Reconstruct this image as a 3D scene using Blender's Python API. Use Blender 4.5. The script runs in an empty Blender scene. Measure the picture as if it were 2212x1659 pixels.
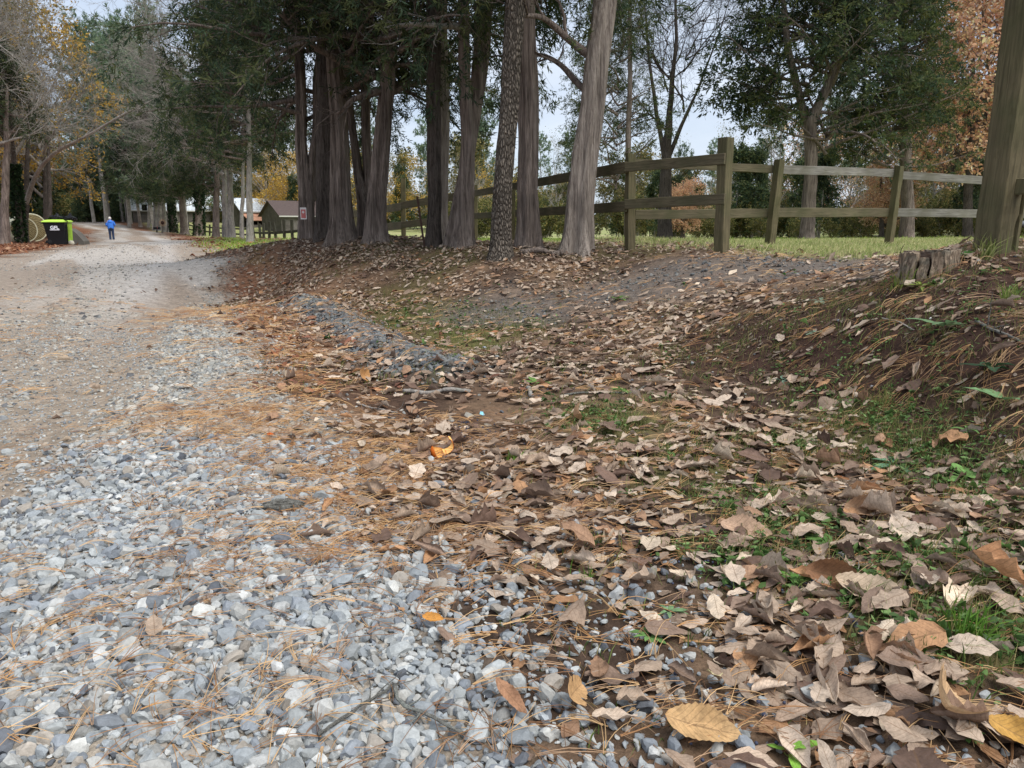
import bpy, math, random
import numpy as np
R = math.radians
sc = bpy.context.scene
COL = sc.collection

# ------------------------------------------------------------------ camera, sky, sun, exposure
CAM_H, PITCH = 0.85, 12.66
cd = bpy.data.cameras.new('camera')
cam = bpy.data.objects.new('camera', cd); COL.objects.link(cam)
cam.location = (0, 0, CAM_H); cam.rotation_euler = (R(90 - PITCH), 0, 0)
cd.sensor_width = 36; cd.lens = 36 * 1534 / 2212; cd.clip_start = 0.05; cd.clip_end = 3000
sc.camera = cam

SUN_EL, SUN_AZ = 58.0, 128.0          # azimuth measured from +Y towards +X
W = bpy.data.worlds.new('World'); sc.world = W; W.use_nodes = True
nt = W.node_tree; nt.nodes.clear()
def wn(t, **k):
    n = nt.nodes.new(t)
    for a, b in k.items(): setattr(n, a, b)
    return n
sky = wn('ShaderNodeTexSky', sky_type='NISHITA', sun_disc=False, sun_elevation=R(SUN_EL), sun_rotation=R(SUN_AZ), air_density=1.0, dust_density=1.5, ozone_density=1.0)
geo = wn('ShaderNodeTexCoord'); mp = wn('ShaderNodeMapping'); mp.inputs['Scale'].default_value = (1.0, 1.0, 3.2)
no = wn('ShaderNodeTexNoise'); no.inputs['Scale'].default_value = 2.2; no.inputs['Detail'].default_value = 6; no.inputs['Roughness'].default_value = .55
rp = wn('ShaderNodeValToRGB'); rp.color_ramp.elements[0].position = .36; rp.color_ramp.elements[0].color = (.62, .62, .62, 1)
rp.color_ramp.elements[1].position = .62; rp.color_ramp.elements[1].color = (1, 1, 1, 1)
no2 = wn('ShaderNodeTexNoise'); no2.inputs['Scale'].default_value = 4.0; no2.inputs['Detail'].default_value = 5
cr = wn('ShaderNodeValToRGB'); cr.color_ramp.elements[0].position = .3; cr.color_ramp.elements[0].color = (3.9, 4.6, 5.7, 1)
cr.color_ramp.elements[1].position = .7; cr.color_ramp.elements[1].color = (5.5, 5.95, 6.7, 1)
mx = wn('ShaderNodeMix', data_type='RGBA'); bg = wn('ShaderNodeBackground'); bg.inputs['Strength'].default_value = .1
wo = wn('ShaderNodeOutputWorld'); L = nt.links.new
L(geo.outputs['Generated'], mp.inputs['Vector']); L(mp.outputs[0], no.inputs['Vector']); L(mp.outputs[0], no2.inputs['Vector'])
L(no.outputs['Fac'], rp.inputs[0]); L(rp.outputs[0], mx.inputs[0]); L(sky.outputs[0], mx.inputs[6]); L(no2.outputs['Fac'], cr.inputs[0])
L(cr.outputs[0], mx.inputs[7]); L(mx.outputs[2], bg.inputs[0]); L(bg.outputs[0], wo.inputs[0])

sd = bpy.data.lights.new('sun', 'SUN'); sd.energy = 2.3; sd.angle = R(40); sd.color = (1, .97, .93)
so = bpy.data.objects.new('sun', sd); COL.objects.link(so)
so.rotation_euler = (R(90 - SUN_EL), 0, R(180 - SUN_AZ))
vs = sc.view_settings; vs.view_transform = 'Standard'; vs.look = 'None'; vs.exposure = 0.72; vs.gamma = 1; vs.use_curve_mapping = False
sc.cycles.max_bounces = 6; sc.cycles.diffuse_bounces = 3; sc.cycles.transparent_max_bounces = 8

# ------------------------------------------------------------------ numpy helpers
rng = np.random.default_rng(7)
def vnoise(x, y, seed=0):
    x = np.asarray(x, float); y = np.asarray(y, float)
    xi = np.floor(x).astype(np.int64); yi = np.floor(y).astype(np.int64); xf = x - xi; yf = y - yi
    def h(a, b):
        n = (a * 374761393 + b * 668265263 + seed * 1442695041) & 0xffffffff
        n = ((n ^ (n >> 13)) * 1274126177) & 0xffffffff
        return ((n ^ (n >> 16)) & 0xffff) / 65535.0
    u = xf * xf * (3 - 2 * xf); v = yf * yf * (3 - 2 * yf)
    return (h(xi, yi) * (1 - u) + h(xi + 1, yi) * u) * (1 - v) + (h(xi, yi + 1) * (1 - u) + h(xi + 1, yi + 1) * u) * v
def fbm(x, y, seed=0, o=3):
    s = 0; a = 1; t = 0
    for i in range(o):
        s = s + a * vnoise(x * 2 ** i, y * 2 ** i, seed + i * 17); t += a; a *= .5
    return s / t
def sstep(a, b, x):
    t = np.clip((x - a) / (b - a), 0, 1); return t * t * (3 - 2 * t)
def nrm(v): return v / np.maximum(np.linalg.norm(v, axis=-1, keepdims=True), 1e-9)

FPX, U0, V0 = 1534.0, 1106.0, 829.5
cp, sp = math.cos(R(PITCH)), math.sin(R(PITCH))
def ray(u, v):
    a = (u - U0) / FPX; b = -(v - V0) / FPX
    return np.array([a, b * sp + cp, b * cp - sp])
def P(u, v, Y):                                   # the point seen at (u, v) that lies Y metres ahead
    d = ray(u, v); return np.array([0, 0, CAM_H]) + d * (Y / d[1])
def Pz(u, v, z):
    d = ray(u, v); return np.array([0, 0, CAM_H]) + d * ((z - CAM_H) / d[2])

# ------------------------------------------------------------------ the terrain
CP = []
for u, v, z in [(0,1659,0),(550,1659,0),(1106,1659,0),(1700,1659,.02),(2212,1659,.05),(0,1200,0),(550,1200,.01),(1106,1200,0),(1700,1200,.02),
    (2212,1200,.07),(0,900,0),(500,900,.02),(1000,900,-.02),(1500,900,.02),(2000,900,.12),(2212,950,.15),(2212,800,.33),(2212,700,.45),(2212,600,.58),
    (0,700,-.02),(300,700,0),(560,720,.0),(700,700,-.06),(900,760,-.06),(1000,720,-.05),(1700,800,.10),(1700,700,.25),(1700,620,.35),(1700,560,.5),(1850,700,.33),(1900,620,.46),
    (560,600,.02),(700,600,.12),(900,600,.19),(1100,600,.26),(1300,600,.27),(1500,600,.35),(620,650,-.02),(900,650,.03),(1100,650,.08),(1300,650,.15),(1500,650,.22),
    (1100,700,.0),(1300,700,.05),(1500,700,.12),(1100,800,-.01),(1350,800,.02),(470,560,-.05),(0,575,-.05),(300,560,-.05),(200,640,-.03),(560,560,.28)]:
    CP.append(Pz(u, v, z))
for u, v, Y in [(2108,549,4.1),(2200,549,4.0),(2000,590,4.1),(1560,546,8.1),(2147,541,5.5),(2230,537,6.2),(2300,540,5),(1672,536,10),(1930,531,11.2),(1355,538,9.4),(1030,530,17),(1245,543,9.5),(1085,554,9),
    (1000,534,11),(1140,540,10),(940,533,11.5),(815,524,12),(740,524,12.5),(700,523,12.8),(660,519,13.5),(610,528,14.5),(870,528,18),(1745,520,22),(1437,522,25),(1960,520,24),(1500,517,50),
    (2000,517,50),(1106,512,100),(0,530,34),(125,531,32.7),(60,522,42),(242,518.5,50),(400,520,45),(330,500,70),(240,490,95),(180,479.5,125),(150,474,190),(0,500,60),(430,509,60),
    (517,517,33),(500,517,40),(540,524,30),(450,530,27),(652,519,42),(617,523,46),(525,515,71),(480,510,83),(407,502,95),(640,496,100),(540,486,110),(365,478,120),(760,505,80),(1100,517,45),(800,522,30)]:
    CP.append(P(u, v, Y))
for p in [(3.2,0.3,.5),(5,1,.62),(5,4,.62),(-4,0,0),(-9,2,0),(-9,8,0),(0,-1.4,0),(1.6,-.6,.1),(2.5,-1.2,.35),(12,6,.55),(30,15,.5),(60,40,.2),(40,80,0),(-30,10,0),(-60,30,.3),(-20,20,0),(-80,90,1.2),(-200,150,3),(0,250,0),(200,200,0),(8,10,.56),(5,8,.57),(14,22,.4),(1.2,1.2,.02),(1.6,1.8,.07)]:
    CP.append(np.array(p, float))
CP = np.array(CP)
def lp(X, Y):
    yy = np.asarray(Y, float) + 2.0; X = np.asarray(X, float)
    return np.arctan2(X, yy) * 2.0, np.log(np.hypot(X, yy) + .2)
_a, _b = lp(CP[:, 0], CP[:, 1])
def _ker(a, b): return np.sqrt((a[..., None] - _a) ** 2 + (b[..., None] - _b) ** 2 + .12 ** 2)
_zm = CP[:, 2].mean()
_w = np.linalg.solve(_ker(_a, _b) + np.eye(len(CP)) * -.0006, CP[:, 2] - _zm)
BER = np.array([[-.42, 4.15], [-.8, 4.9], [-1.4, 6.2], [-2.35, 8.0]])
def seg_dist(X, Y, pl):
    best = np.full(np.shape(X), 1e9); side = np.zeros(np.shape(X))
    for (x0, y0), (x1, y1) in zip(pl[:-1], pl[1:]):
        dx, dy = x1 - x0, y1 - y0; q = np.clip(((X - x0) * dx + (Y - y0) * dy) / (dx * dx + dy * dy), 0, 1)
        d = np.hypot(X - x0 - q * dx, Y - y0 - q * dy); best = np.minimum(best, d)
    return best
def road_st(X, Y): return .8682 * X + .4962 * Y, -.4962 * X + .8682 * Y
def edge_r(t): return np.interp(t, [-5, .9, 2.5, 4.4, 9.2, 21.5, 50, 80, 111, 150, 250], [.42, .5, .6, .74, 1.3, 2.7, 4.6, 4.9, 3.9, -.3, -7])
def edge_l(t): return np.interp(t, [-5, 10, 20, 39, 55, 80, 111, 150, 250], [-5, -4.2, -2.6, -.7, -.1, .2, -2.2, -5, -12])
def ground_z(X, Y, fine=True):
    X = np.asarray(X, float); Y = np.asarray(Y, float)
    sh = X.shape; x = X.ravel(); y = Y.ravel(); out = np.empty(x.size)
    for i in range(0, x.size, 20000):
        a, b = lp(x[i:i + 20000], y[i:i + 20000]); out[i:i + 20000] = _zm + _ker(a, b) @ _w
    d = seg_dist(x, y, BER)
    out += .085 * np.exp(-(d / .22) ** 2)
    if fine:
        s, t = road_st(x, y)
        onroad = sstep(.3, -.3, s - edge_r(t)) * sstep(-.3, .3, s - edge_l(t))
        f = np.clip(np.hypot(x, y) / 6, .35, 1.6)
        out += (fbm(x * 1.1, y * 1.1, 3) - .5) * .06 * f * (1 - .75 * onroad) * (1 - .5 * sstep(1.6, 2.6, x)) + (fbm(x * 6, y * 6, 9) - .5) * .03 * (1 - .5 * onroad)
        out += -.02 * np.exp(-((s - np.interp(t, [-2, 0, 1.5, 2.8, 4.4, 7, 13, 30], [-2.4, -1.6, -1.0, -.5, -.14, .2, 1.1, 2.4])) / .3) ** 2) * onroad
    return out.reshape(sh)
def gz(x, y): return float(ground_z(np.array([x]), np.array([y]))[0])
def G(u, v):                                      # where the line of sight meets the ground
    d = ray(u, v); ys = np.exp(np.linspace(math.log(.6), math.log(300), 1500)); pts = np.array([0, 0, CAM_H]) + d[None] * (ys / d[1])[:, None]
    k = np.argmax(pts[:, 2] < ground_z(pts[:, 0], pts[:, 1])); k = k if k > 0 else 1499
    p = pts[k]; return np.array([p[0], p[1], gz(p[0], p[1])])

# zones: regions of the ground, outlined on the ground itself
_zc = {}
def zone(name, poly):
    w = [G(u, v) for u, v in poly]; a, b = lp(np.array([p[0] for p in w]), np.array([p[1] for p in w])); _zc[name] = (a, b)
zone('mulch', [(1380,770),(1560,690),(1780,625),(1930,590),(2060,562),(2360,548),(2360,980),(2100,930),(1850,880),(1620,850),(1450,810)])
zone('drive', [(930,668),(1180,622),(1420,566),(1620,556),(1850,556),(1960,574),(1760,610),(1560,638),(1300,672),(1080,700),(960,700)])
zone('patch', [(420,527),(485,515),(610,521),(570,531),(470,541)])
zone('turf', [(800,640),(900,635),(1150,700),(1120,760),(940,790),(860,720)])
zone('green', [(1240,880),(1700,860),(2300,960),(2300,1550),(1900,1420),(1480,1180),(1230,1010)])
zone('bare', [(1200,1060),(1480,1060),(1560,1160),(1480,1240),(1300,1200),(1120,1100)])
zone('sidedrive', [(340,520),(300,508),(250,506),(190,507),(190,513),(250,514)])
def zmask(name, X, Y, soft=.06):
    a, b = lp(X, Y); pa, pb = _zc[name]; n = len(pa)
    ins = np.zeros(a.shape, bool); d = np.full(a.shape, 1e9)
    for i in range(n):
        j = (i + 1) % n; x0, y0, x1, y1 = pa[i], pb[i], pa[j], pb[j]
        c = ((y0 > b) != (y1 > b)) & (a < (x1 - x0) * (b - y0) / (y1 - y0 + 1e-12) + x0); ins ^= c
        dx, dy = x1 - x0, y1 - y0; q = np.clip(((a - x0) * dx + (b - y0) * dy) / (dx * dx + dy * dy), 0, 1)
        d = np.minimum(d, np.hypot(a - x0 - q * dx, b - y0 - q * dy))
    sdv = np.where(ins, d, -d) + (fbm(X * 1.5, Y * 1.5, 31) - .5) * soft * 2.2
    return sstep(-soft, soft, sdv)
def zones(X, Y):
    s, t = road_st(X, Y); er = edge_r(t); el = edge_l(t); k = np.clip(.12 + .02 * t, .12, .8)
    n = (fbm(X * 1.3, Y * 1.3, 5, 4) - .5) * 3.0 * k
    z = {}
    z['road'] = sstep(k, -k, s - er + n) * sstep(-k, k, s - el + n)
    # worn wheel tracks of bare tan grit between ridges of loose stone
    w = .24 + .01 * t
    z['track'] = (np.exp(-((s - np.interp(t, [-2, 0, 1.5, 2.8, 4.4, 7, 13, 30], [-2.4, -1.6, -1.0, -.5, -.14, .2, 1.1, 2.4]) + n * .5) / w) ** 2) + np.exp(-((s - (-1.75 + .02 * t) + n * .5) / (w + .1)) ** 2)) * z['road']
    z['track'] = np.clip(z['track'] * 1.7, 0, 1)
    tc = np.interp(t, [-2, 0, 1.5, 2.8, 4.4, 7, 13, 30], [-2.4, -1.6, -1.0, -.5, -.14, .2, 1.1, 2.4]); z['packed'] = sstep(.1, -.5, s - tc + n * .5) * sstep(1.8, 3.4, t) * z['road'] * (.55 + .45 * sstep(.4, .6, fbm(s * 1.4, t * .5, 66, 3)))
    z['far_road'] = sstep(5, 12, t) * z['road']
    z['red'] = np.exp(-np.abs(s - er - .2) / (.25 + .05 * np.clip(t, 0, 30))) * sstep(2, 6, t) + sstep(-.1, .8, el - s) * sstep(8, 14, t)
    z['red'] = np.clip(z['red'], 0, 1) * (1 - z['road'])
    fy = np.interp(X, [-70, -14.3, -2.8, -.85, 1.5, 2.4, 3.2, 4, 6, 20], [118, 42, 16.5, 14, 9.6, 8.2, 7.2, 6.2, 5.2, 1])
    z['field'] = sstep(-.5, .6, Y - fy + (fbm(X * .9, Y * .9, 8) - .5) * 1.6) * (1 - z['road']) * sstep(5.5, 7.5, s)
    for m in ('mulch', 'drive', 'patch', 'turf', 'green', 'bare', 'sidedrive'): z[m] = zmask(m, X, Y) * (1 - z['road'])
    z['berm'] = np.exp(-(seg_dist(X, Y, BER) / .22) ** 2)
    z['s'], z['t'], z['er'], z['el'] = s, t, er, el
    return z

def mesh_np(name, V, F, mat, col=None, parent=None, smooth=False, extra=None):
    """V (n,3); F list of index arrays (m,3) or (m,4); col (n,3) albedo per point."""
    me = bpy.data.meshes.new(name); V = np.ascontiguousarray(V, np.float32)
    F = [f for f in F if len(f)]
    me.vertices.add(len(V)); me.vertices.foreach_set('co', V.ravel())
    idx = np.concatenate([f.ravel() for f in F]).astype(np.int32); tot = np.concatenate([np.full(len(f), f.shape[1]) for f in F])
    st = np.concatenate([[0], np.cumsum(tot)[:-1]]).astype(np.int32)
    me.loops.add(len(idx)); me.loops.foreach_set('vertex_index', idx); me.polygons.add(len(tot)); me.polygons.foreach_set('loop_start', st)
    if smooth: me.polygons.foreach_set('use_smooth', np.ones(len(tot), bool))
    else: me.polygons.foreach_set('use_smooth', np.zeros(len(tot), bool))
    if col is not None:
        at = me.attributes.new('col', 'FLOAT_COLOR', 'POINT'); c = np.ones((len(V), 4), np.float32); c[:, :3] = col; at.data.foreach_set('color', c.ravel())
    if extra is not None:
        at = me.attributes.new('luv', 'FLOAT_VECTOR', 'POINT'); at.data.foreach_set('vector', np.ascontiguousarray(extra, np.float32).ravel())
    me.update(calc_edges=True); me.validate()
    if mat: me.materials.append(mat)
    o = bpy.data.objects.new(name, me); COL.objects.link(o)
    if parent is not None: o.parent = parent
    return o
def tag(o, label=None, cat=None, group=None, kind=None):
    if label: o['label'] = label
    if cat: o['category'] = cat
    if group: o['group'] = group
    if kind: o['kind'] = kind
    return o
def empty(name, loc=(0, 0, 0), rz=0, label=None, cat=None, group=None):
    o = bpy.data.objects.new(name, None); COL.objects.link(o); o.location = [float(c) for c in loc]; o.rotation_euler = (0, 0, rz); o.empty_display_size = .2
    return tag(o, label, cat, group)

# ------------------------------------------------------------------ materials
def srgb(r, g, b):
    f = lambda c: ((c / 255 + .055) / 1.055) ** 2.4 if c > 10 else c / 255 / 12.92
    return np.array([f(r), f(g), f(b)])
def new_mat(name):
    m = bpy.data.materials.new(name); m.use_nodes = True; t = m.node_tree; b = t.nodes['Principled BSDF']
    b.inputs['Specular IOR Level'].default_value = .25; b.inputs['Roughness'].default_value = .85
    return m, t, b
def nd(t, ty, **k):
    n = t.nodes.new(ty)
    for a, v in k.items():
        if a.startswith('i_'): n.inputs[a[2:].replace('_', ' ')].default_value = v
        else: setattr(n, a, v)
    return n
def math_n(t, op, a, b=None, c=None):
    n = t.nodes.new('ShaderNodeMath'); n.operation = op
    for i, x in enumerate((a, b, c)):
        if x is None: continue
        if isinstance(x, (int, float)): n.inputs[i].default_value = x
        else: t.links.new(x, n.inputs[i])
    return n.outputs[0]
def mixc(t, fac, a, b, mode='MIX'):
    n = nd(t, 'ShaderNodeMix', data_type='RGBA', blend_type=mode)
    for i, x in ((0, fac), (6, a), (7, b)):
        if isinstance(x, (int, float)): n.inputs[i].default_value = x
        elif isinstance(x, (tuple, list, np.ndarray)): n.inputs[i].default_value = (*[float(q) for q in x][:3], 1)
        else: t.links.new(x, n.inputs[i])
    return n.outputs[2]
def ramp(t, fac, stops):
    n = nd(t, 'ShaderNodeValToRGB'); e = n.color_ramp.elements
    while len(e) < len(stops): e.new(.5)
    for k, (p, c) in enumerate(stops):
        e[k].position = p; e[k].color = (*([c] * 3 if isinstance(c, (int, float)) else [float(q) for q in c]), 1)
    t.links.new(fac, n.inputs[0]); return n.outputs[0]
def noise(t, vec, scale, detail=4, rough=.55, dist=0):
    n = nd(t, 'ShaderNodeTexNoise', i_Scale=scale, i_Detail=detail, i_Roughness=rough, i_Distortion=dist)
    if vec is not None: t.links.new(vec, n.inputs['Vector'])
    return n.outputs['Fac']
def mapping(t, vec, scale):
    n = nd(t, 'ShaderNodeMapping'); n.inputs['Scale'].default_value = scale; t.links.new(vec, n.inputs['Vector']); return n.outputs[0]
def bump(t, b, h, s=.5, d=.02):
    n = nd(t, 'ShaderNodeBump', i_Strength=s, i_Distance=d); t.links.new(h, n.inputs['Height']); t.links.new(n.outputs[0], b.inputs['Normal'])
def attr_col(t): return nd(t, 'ShaderNodeAttribute', attribute_name='col').outputs['Color']
def obj_co(t): return nd(t, 'ShaderNodeTexCoord').outputs['Object']
M = {}
def plain(name, c, rough=.8, var=.15, scale=8, metallic=0, bumpv=0):
    m, t, b = new_mat(name); n = noise(t, obj_co(t), scale, 5)
    f = ramp(t, n, [(.25, 1 - var), (.75, 1 + var)])
    t.links.new(mixc(t, 1.0, tuple(c), f, 'MULTIPLY'), b.inputs['Base Color']); b.inputs['Roughness'].default_value = rough; b.inputs['Metallic'].default_value = metallic
    if bumpv: bump(t, b, noise(t, obj_co(t), scale * 4, 5), bumpv, .01)
    M[name] = m; return m
# ground: the per-point colour says which soil, grit or turf lies there
m, t, b = new_mat('ground_soil'); c = attr_col(t); co = obj_co(t)
n1 = noise(t, co, 9, 8, .65); n2 = noise(t, co, 60, 6, .7); n3 = noise(t, co, 220, 4, .7)
k = math_n(t, 'MULTIPLY', ramp(t, n1, [(.3, .72), (.7, 1.22)]), ramp(t, n2, [(.3, .7), (.7, 1.28)]))
k = math_n(t, 'MULTIPLY', k, ramp(t, n3, [(.3, .75), (.7, 1.25)]))
v_ = nd(t, 'ShaderNodeTexVoronoi', i_Scale=38.0); t.links.new(co, v_.inputs['Vector'])
k = math_n(t, 'MULTIPLY', k, ramp(t, v_.outputs['Color'], [(.1, .8), (.9, 1.22)]))
t.links.new(mixc(t, 1.0, c, k, 'MULTIPLY'), b.inputs['Base Color']); b.inputs['Roughness'].default_value = .95; b.inputs['Specular IOR Level'].default_value = .1
bump(t, b, math_n(t, 'ADD', n2, math_n(t, 'MULTIPLY', n3, .6)), .7, .012); M['ground'] = m
# stones
m, t, b = new_mat('crushed_stone'); c = attr_col(t); co = obj_co(t); n = noise(t, co, 130, 6, .7); n2 = noise(t, co, 35, 3)
k = math_n(t, 'MULTIPLY', ramp(t, n, [(.3, .78), (.7, 1.18)]), ramp(t, n2, [(.3, .88), (.7, 1.1)]))
t.links.new(mixc(t, 1.0, c, k, 'MULTIPLY'), b.inputs['Base Color']); b.inputs['Roughness'].default_value = .8; bump(t, b, n, .35, .004); M['stone'] = m
# leaves and needles: two-sided, a little light passes through
def leafy(name, trans=.2, veins=False, var=True, rough=.7):
    m = bpy.data.materials.new(name); m.use_nodes = True; t = m.node_tree; t.nodes.clear(); o = nd(t, 'ShaderNodeOutputMaterial'); c = attr_col(t)
    if veins:
        co = obj_co(t); n = noise(t, co, 45, 5, .65); n2 = noise(t, co, 240, 3)
        c = mixc(t, 1.0, c, ramp(t, n, [(.28, .62), (.5, 1.0), (.72, 1.22)]), 'MULTIPLY'); c = mixc(t, 1.0, c, ramp(t, n2, [(.3, .85), (.7, 1.12)]), 'MULTIPLY')
        uv = nd(t, 'ShaderNodeAttribute', attribute_name='luv').outputs['Vector']; sx = nd(t, 'ShaderNodeSeparateXYZ'); t.links.new(uv, sx.inputs[0])
        ab = math_n(t, 'ABSOLUTE', sx.outputs[1]); q = math_n(t, 'FRACT', math_n(t, 'SUBTRACT', math_n(t, 'MULTIPLY', sx.outputs[0], 10.0), math_n(t, 'MULTIPLY', ab, 2.2)))
        side = math_n(t, 'LESS_THAN', q, .16); mid = math_n(t, 'LESS_THAN', ab, .05)
        c = mixc(t, math_n(t, 'MULTIPLY', side, .28), c, (.12, .07, .035)); c = mixc(t, math_n(t, 'MULTIPLY', mid, .45), c, (.16, .09, .045))
    d = nd(t, 'ShaderNodeBsdfPrincipled', i_Roughness=rough); d.inputs['Specular IOR Level'].default_value = .2; t.links.new(c, d.inputs['Base Color'])
    tr = nd(t, 'ShaderNodeBsdfTranslucent'); t.links.new(c, tr.inputs['Color']); ms = nd(t, 'ShaderNodeMixShader'); ms.inputs[0].default_value = trans
    t.links.new(d.outputs[0], ms.inputs[1]); t.links.new(tr.outputs[0], ms.inputs[2]); t.links.new(ms.outputs[0], o.inputs['Surface'])
    if veins: 
        bn = nd(t, 'ShaderNodeBump', i_Strength=.5, i_Distance=.004); t.links.new(n, bn.inputs['Height']); t.links.new(bn.outputs[0], d.inputs['Normal'])
    M[name] = m; return m
leafy('dry_leaf', .15, True); leafy('needle', .1); leafy('foliage', .42); leafy('grass_blade', .3); leafy('green_leaf', .25, True)
# bark
def bark(name, dark, light, sc_=(7, 7, .9), strength=1.2, lich=None, plates=False):
    m, t, b = new_mat(name); co = obj_co(t); mpv = mapping(t, co, sc_); n = noise(t, mpv, 3.0, 7, .62, .6); n2 = noise(t, co, 2.2, 3); n3 = noise(t, mapping(t, co, (sc_[0] * 3, sc_[1] * 3, sc_[2] * 3)), 3.0, 5, .7)
    h = math_n(t, 'ADD', n, math_n(t, 'MULTIPLY', n3, .7))
    if plates:
        v = nd(t, 'ShaderNodeTexVoronoi', feature='DISTANCE_TO_EDGE', i_Scale=1.0); t.links.new(mapping(t, co, (42, 42, 13)), v.inputs['Vector'])
        h = math_n(t, 'ADD', math_n(t, 'MULTIPLY', h, .6), math_n(t, 'MINIMUM', math_n(t, 'MULTIPLY', v.outputs['Distance'], 1.6), .5))
    c = mixc(t, ramp(t, h, [(.58, 0.0), (1.02, 1.0)]), dark, light); c = mixc(t, 1.0, c, ramp(t, n2, [(.3, .75), (.7, 1.25)]), 'MULTIPLY')
    if lich is not None: c = mixc(t, ramp(t, noise(t, co, 5, 5), [(.56, 0.0), (.68, .6)]), c, lich)
    t.links.new(c, b.inputs['Base Color']); b.inputs['Roughness'].default_value = .95; b.inputs['Specular IOR Level'].default_value = .1; bump(t, b, h, strength, .09); M[name] = m
bark('cedar_bark', (.055, .038, .03), (.4, .325, .275), (8, 8, .4), 1.0)
bark('pale_cedar_bark', (.1, .078, .064), (.52, .44, .37), (8, 8, .4), 1.0)
bark('oak_bark', (.032, .027, .023), (.2, .165, .14), (14, 14, 1.6), 1.0)
bark('plate_bark', (.1, .084, .068), (.34, .285, .23), (7, 7, 2.2), 1.0, None, True)
bark('grey_bark', (.15, .135, .118), (.42, .38, .335), (5, 5, 1.0), .6, (.3, .33, .28))
# weathered boards
def wood(name, dark, light, green, sc_=(2, 30, 30)):
    m, t, b = new_mat(name); co = obj_co(t); g = noise(t, mapping(t, co, sc_), 2.0, 6, .6, .8); n = noise(t, co, 3.0, 4); n2 = noise(t, co, 1.1, 4)
    c = mixc(t, ramp(t, g, [(.3, 0.0), (.72, 1.0)]), dark, light); c = mixc(t, ramp(t, n, [(.42, 0.0), (.7, .75)]), c, green)
    c = mixc(t, 1.0, c, ramp(t, n2, [(.3, .72), (.7, 1.25)]), 'MULTIPLY')
    t.links.new(c, b.inputs['Base Color']); b.inputs['Roughness'].default_value = .9; bump(t, b, g, .5, .01); M[name] = m
wood('rail_wood', (.07, .058, .034), (.17, .14, .085), (.085, .085, .04))
wood('post_wood', (.075, .062, .034), (.19, .155, .085), (.08, .085, .035), (30, 30, 1.6))
wood('grey_rail_wood', (.11, .1, .085), (.3, .28, .245), (.14, .13, .09))
wood('old_post_wood', (.03, .026, .02), (.09, .08, .06), (.045, .05, .03), (30, 30, 2))
wood('barn_wood', (.06, .052, .045), (.2, .18, .16), (.1, .085, .07), (.6, 4, 14))

# ------------------------------------------------------------------ ground sheet
def ground_sheet():
    th = np.concatenate([np.linspace(-math.pi, -.85, 40)[:-1], np.linspace(-.85, .85, 460), np.linspace(.85, math.pi, 40)[1:-1]])
    rr = np.concatenate([np.exp(np.linspace(math.log(.4), math.log(2.3), 40))[:-1], np.exp(np.linspace(math.log(2.3), math.log(14), 420))[:-1], np.exp(np.linspace(math.log(14), math.log(160), 220))[:-1], np.exp(np.linspace(math.log(160), math.log(1500), 20))])
    nt_, nr_ = len(th), len(rr); T, Rr = np.meshgrid(th, rr)
    X = (np.sin(T) * Rr).ravel(); Y = (np.cos(T) * Rr - 2.0).ravel()
    Z = ground_z(X, Y); far = sstep(160, 420, np.hypot(X, Y)); Z = Z * (1 - far) + far * .5
    z = zones(X, Y)
    lit_tan = srgb(120, 98, 78); soil = srgb(74, 60, 50); red = srgb(136, 92, 68); mul = srgb(66, 49, 41); grit = srgb(150, 136, 120); gravel = srgb(160, 149, 134)
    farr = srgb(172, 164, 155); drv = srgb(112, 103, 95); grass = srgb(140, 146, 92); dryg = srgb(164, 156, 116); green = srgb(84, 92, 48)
    def mixv(a, b, f): return a * (1 - f[:, None]) + b * f[:, None]
    n = fbm(X * 2.2, Y * 2.2, 77, 4); n2 = fbm(X * .5, Y * .5, 78, 3)
    c = mixv(np.tile(soil, (len(X), 1)), lit_tan, sstep(.3, .7, n))
    c = mixv(c, green, z['green'] * sstep(.45, .65, n) * .6); c = mixv(c, green, z['turf'] * .7)
    c = mixv(c, srgb(90, 82, 54), sstep(6.5, 9, Y) * sstep(.4, .6, n2) * .7 * (1 - z['field']))
    c = mixv(c, srgb(100, 78, 62), sstep(10, 20, np.hypot(X, Y)) * (1 - z['field']))
    c = mixv(c, red, z['red'] * .8); c = mixv(c, mul, z['mulch']); c = mixv(c, drv, z['drive'] * .8); c = mixv(c, srgb(70, 60, 54), z['bare'] * .8)
    c = mixv(c, mixv(np.tile(grass, (len(X), 1)), dryg, sstep(.45, .75, n2)), z['field']); c = mixv(c, grass * .95, z['patch'])
    c = mixv(c, srgb(92, 89, 85), z['berm'] * .9)
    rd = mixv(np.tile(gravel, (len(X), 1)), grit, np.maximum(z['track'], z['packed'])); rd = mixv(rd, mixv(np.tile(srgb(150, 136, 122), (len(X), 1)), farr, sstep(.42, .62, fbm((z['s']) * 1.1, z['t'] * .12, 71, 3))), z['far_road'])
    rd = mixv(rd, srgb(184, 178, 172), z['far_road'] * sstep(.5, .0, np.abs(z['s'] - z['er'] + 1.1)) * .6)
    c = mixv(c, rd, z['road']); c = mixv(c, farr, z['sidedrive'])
    fw = sstep(30, 50, Y) * sstep(0, 4, z['el'] - z['s']); c = mixv(c, srgb(86, 66, 52), fw)
    i = np.arange(nr_ - 1)[:, None] * nt_ + np.arange(nt_ - 1)[None]; q = np.stack([i, i + 1, i + nt_ + 1, i + nt_], -1).reshape(-1, 4)[:, ::-1]
    o = mesh_np('ground', np.stack([X, Y, Z], 1), [q], M['ground'], c, smooth=True); tag(o, kind='structure')
ground_sheet()

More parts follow.
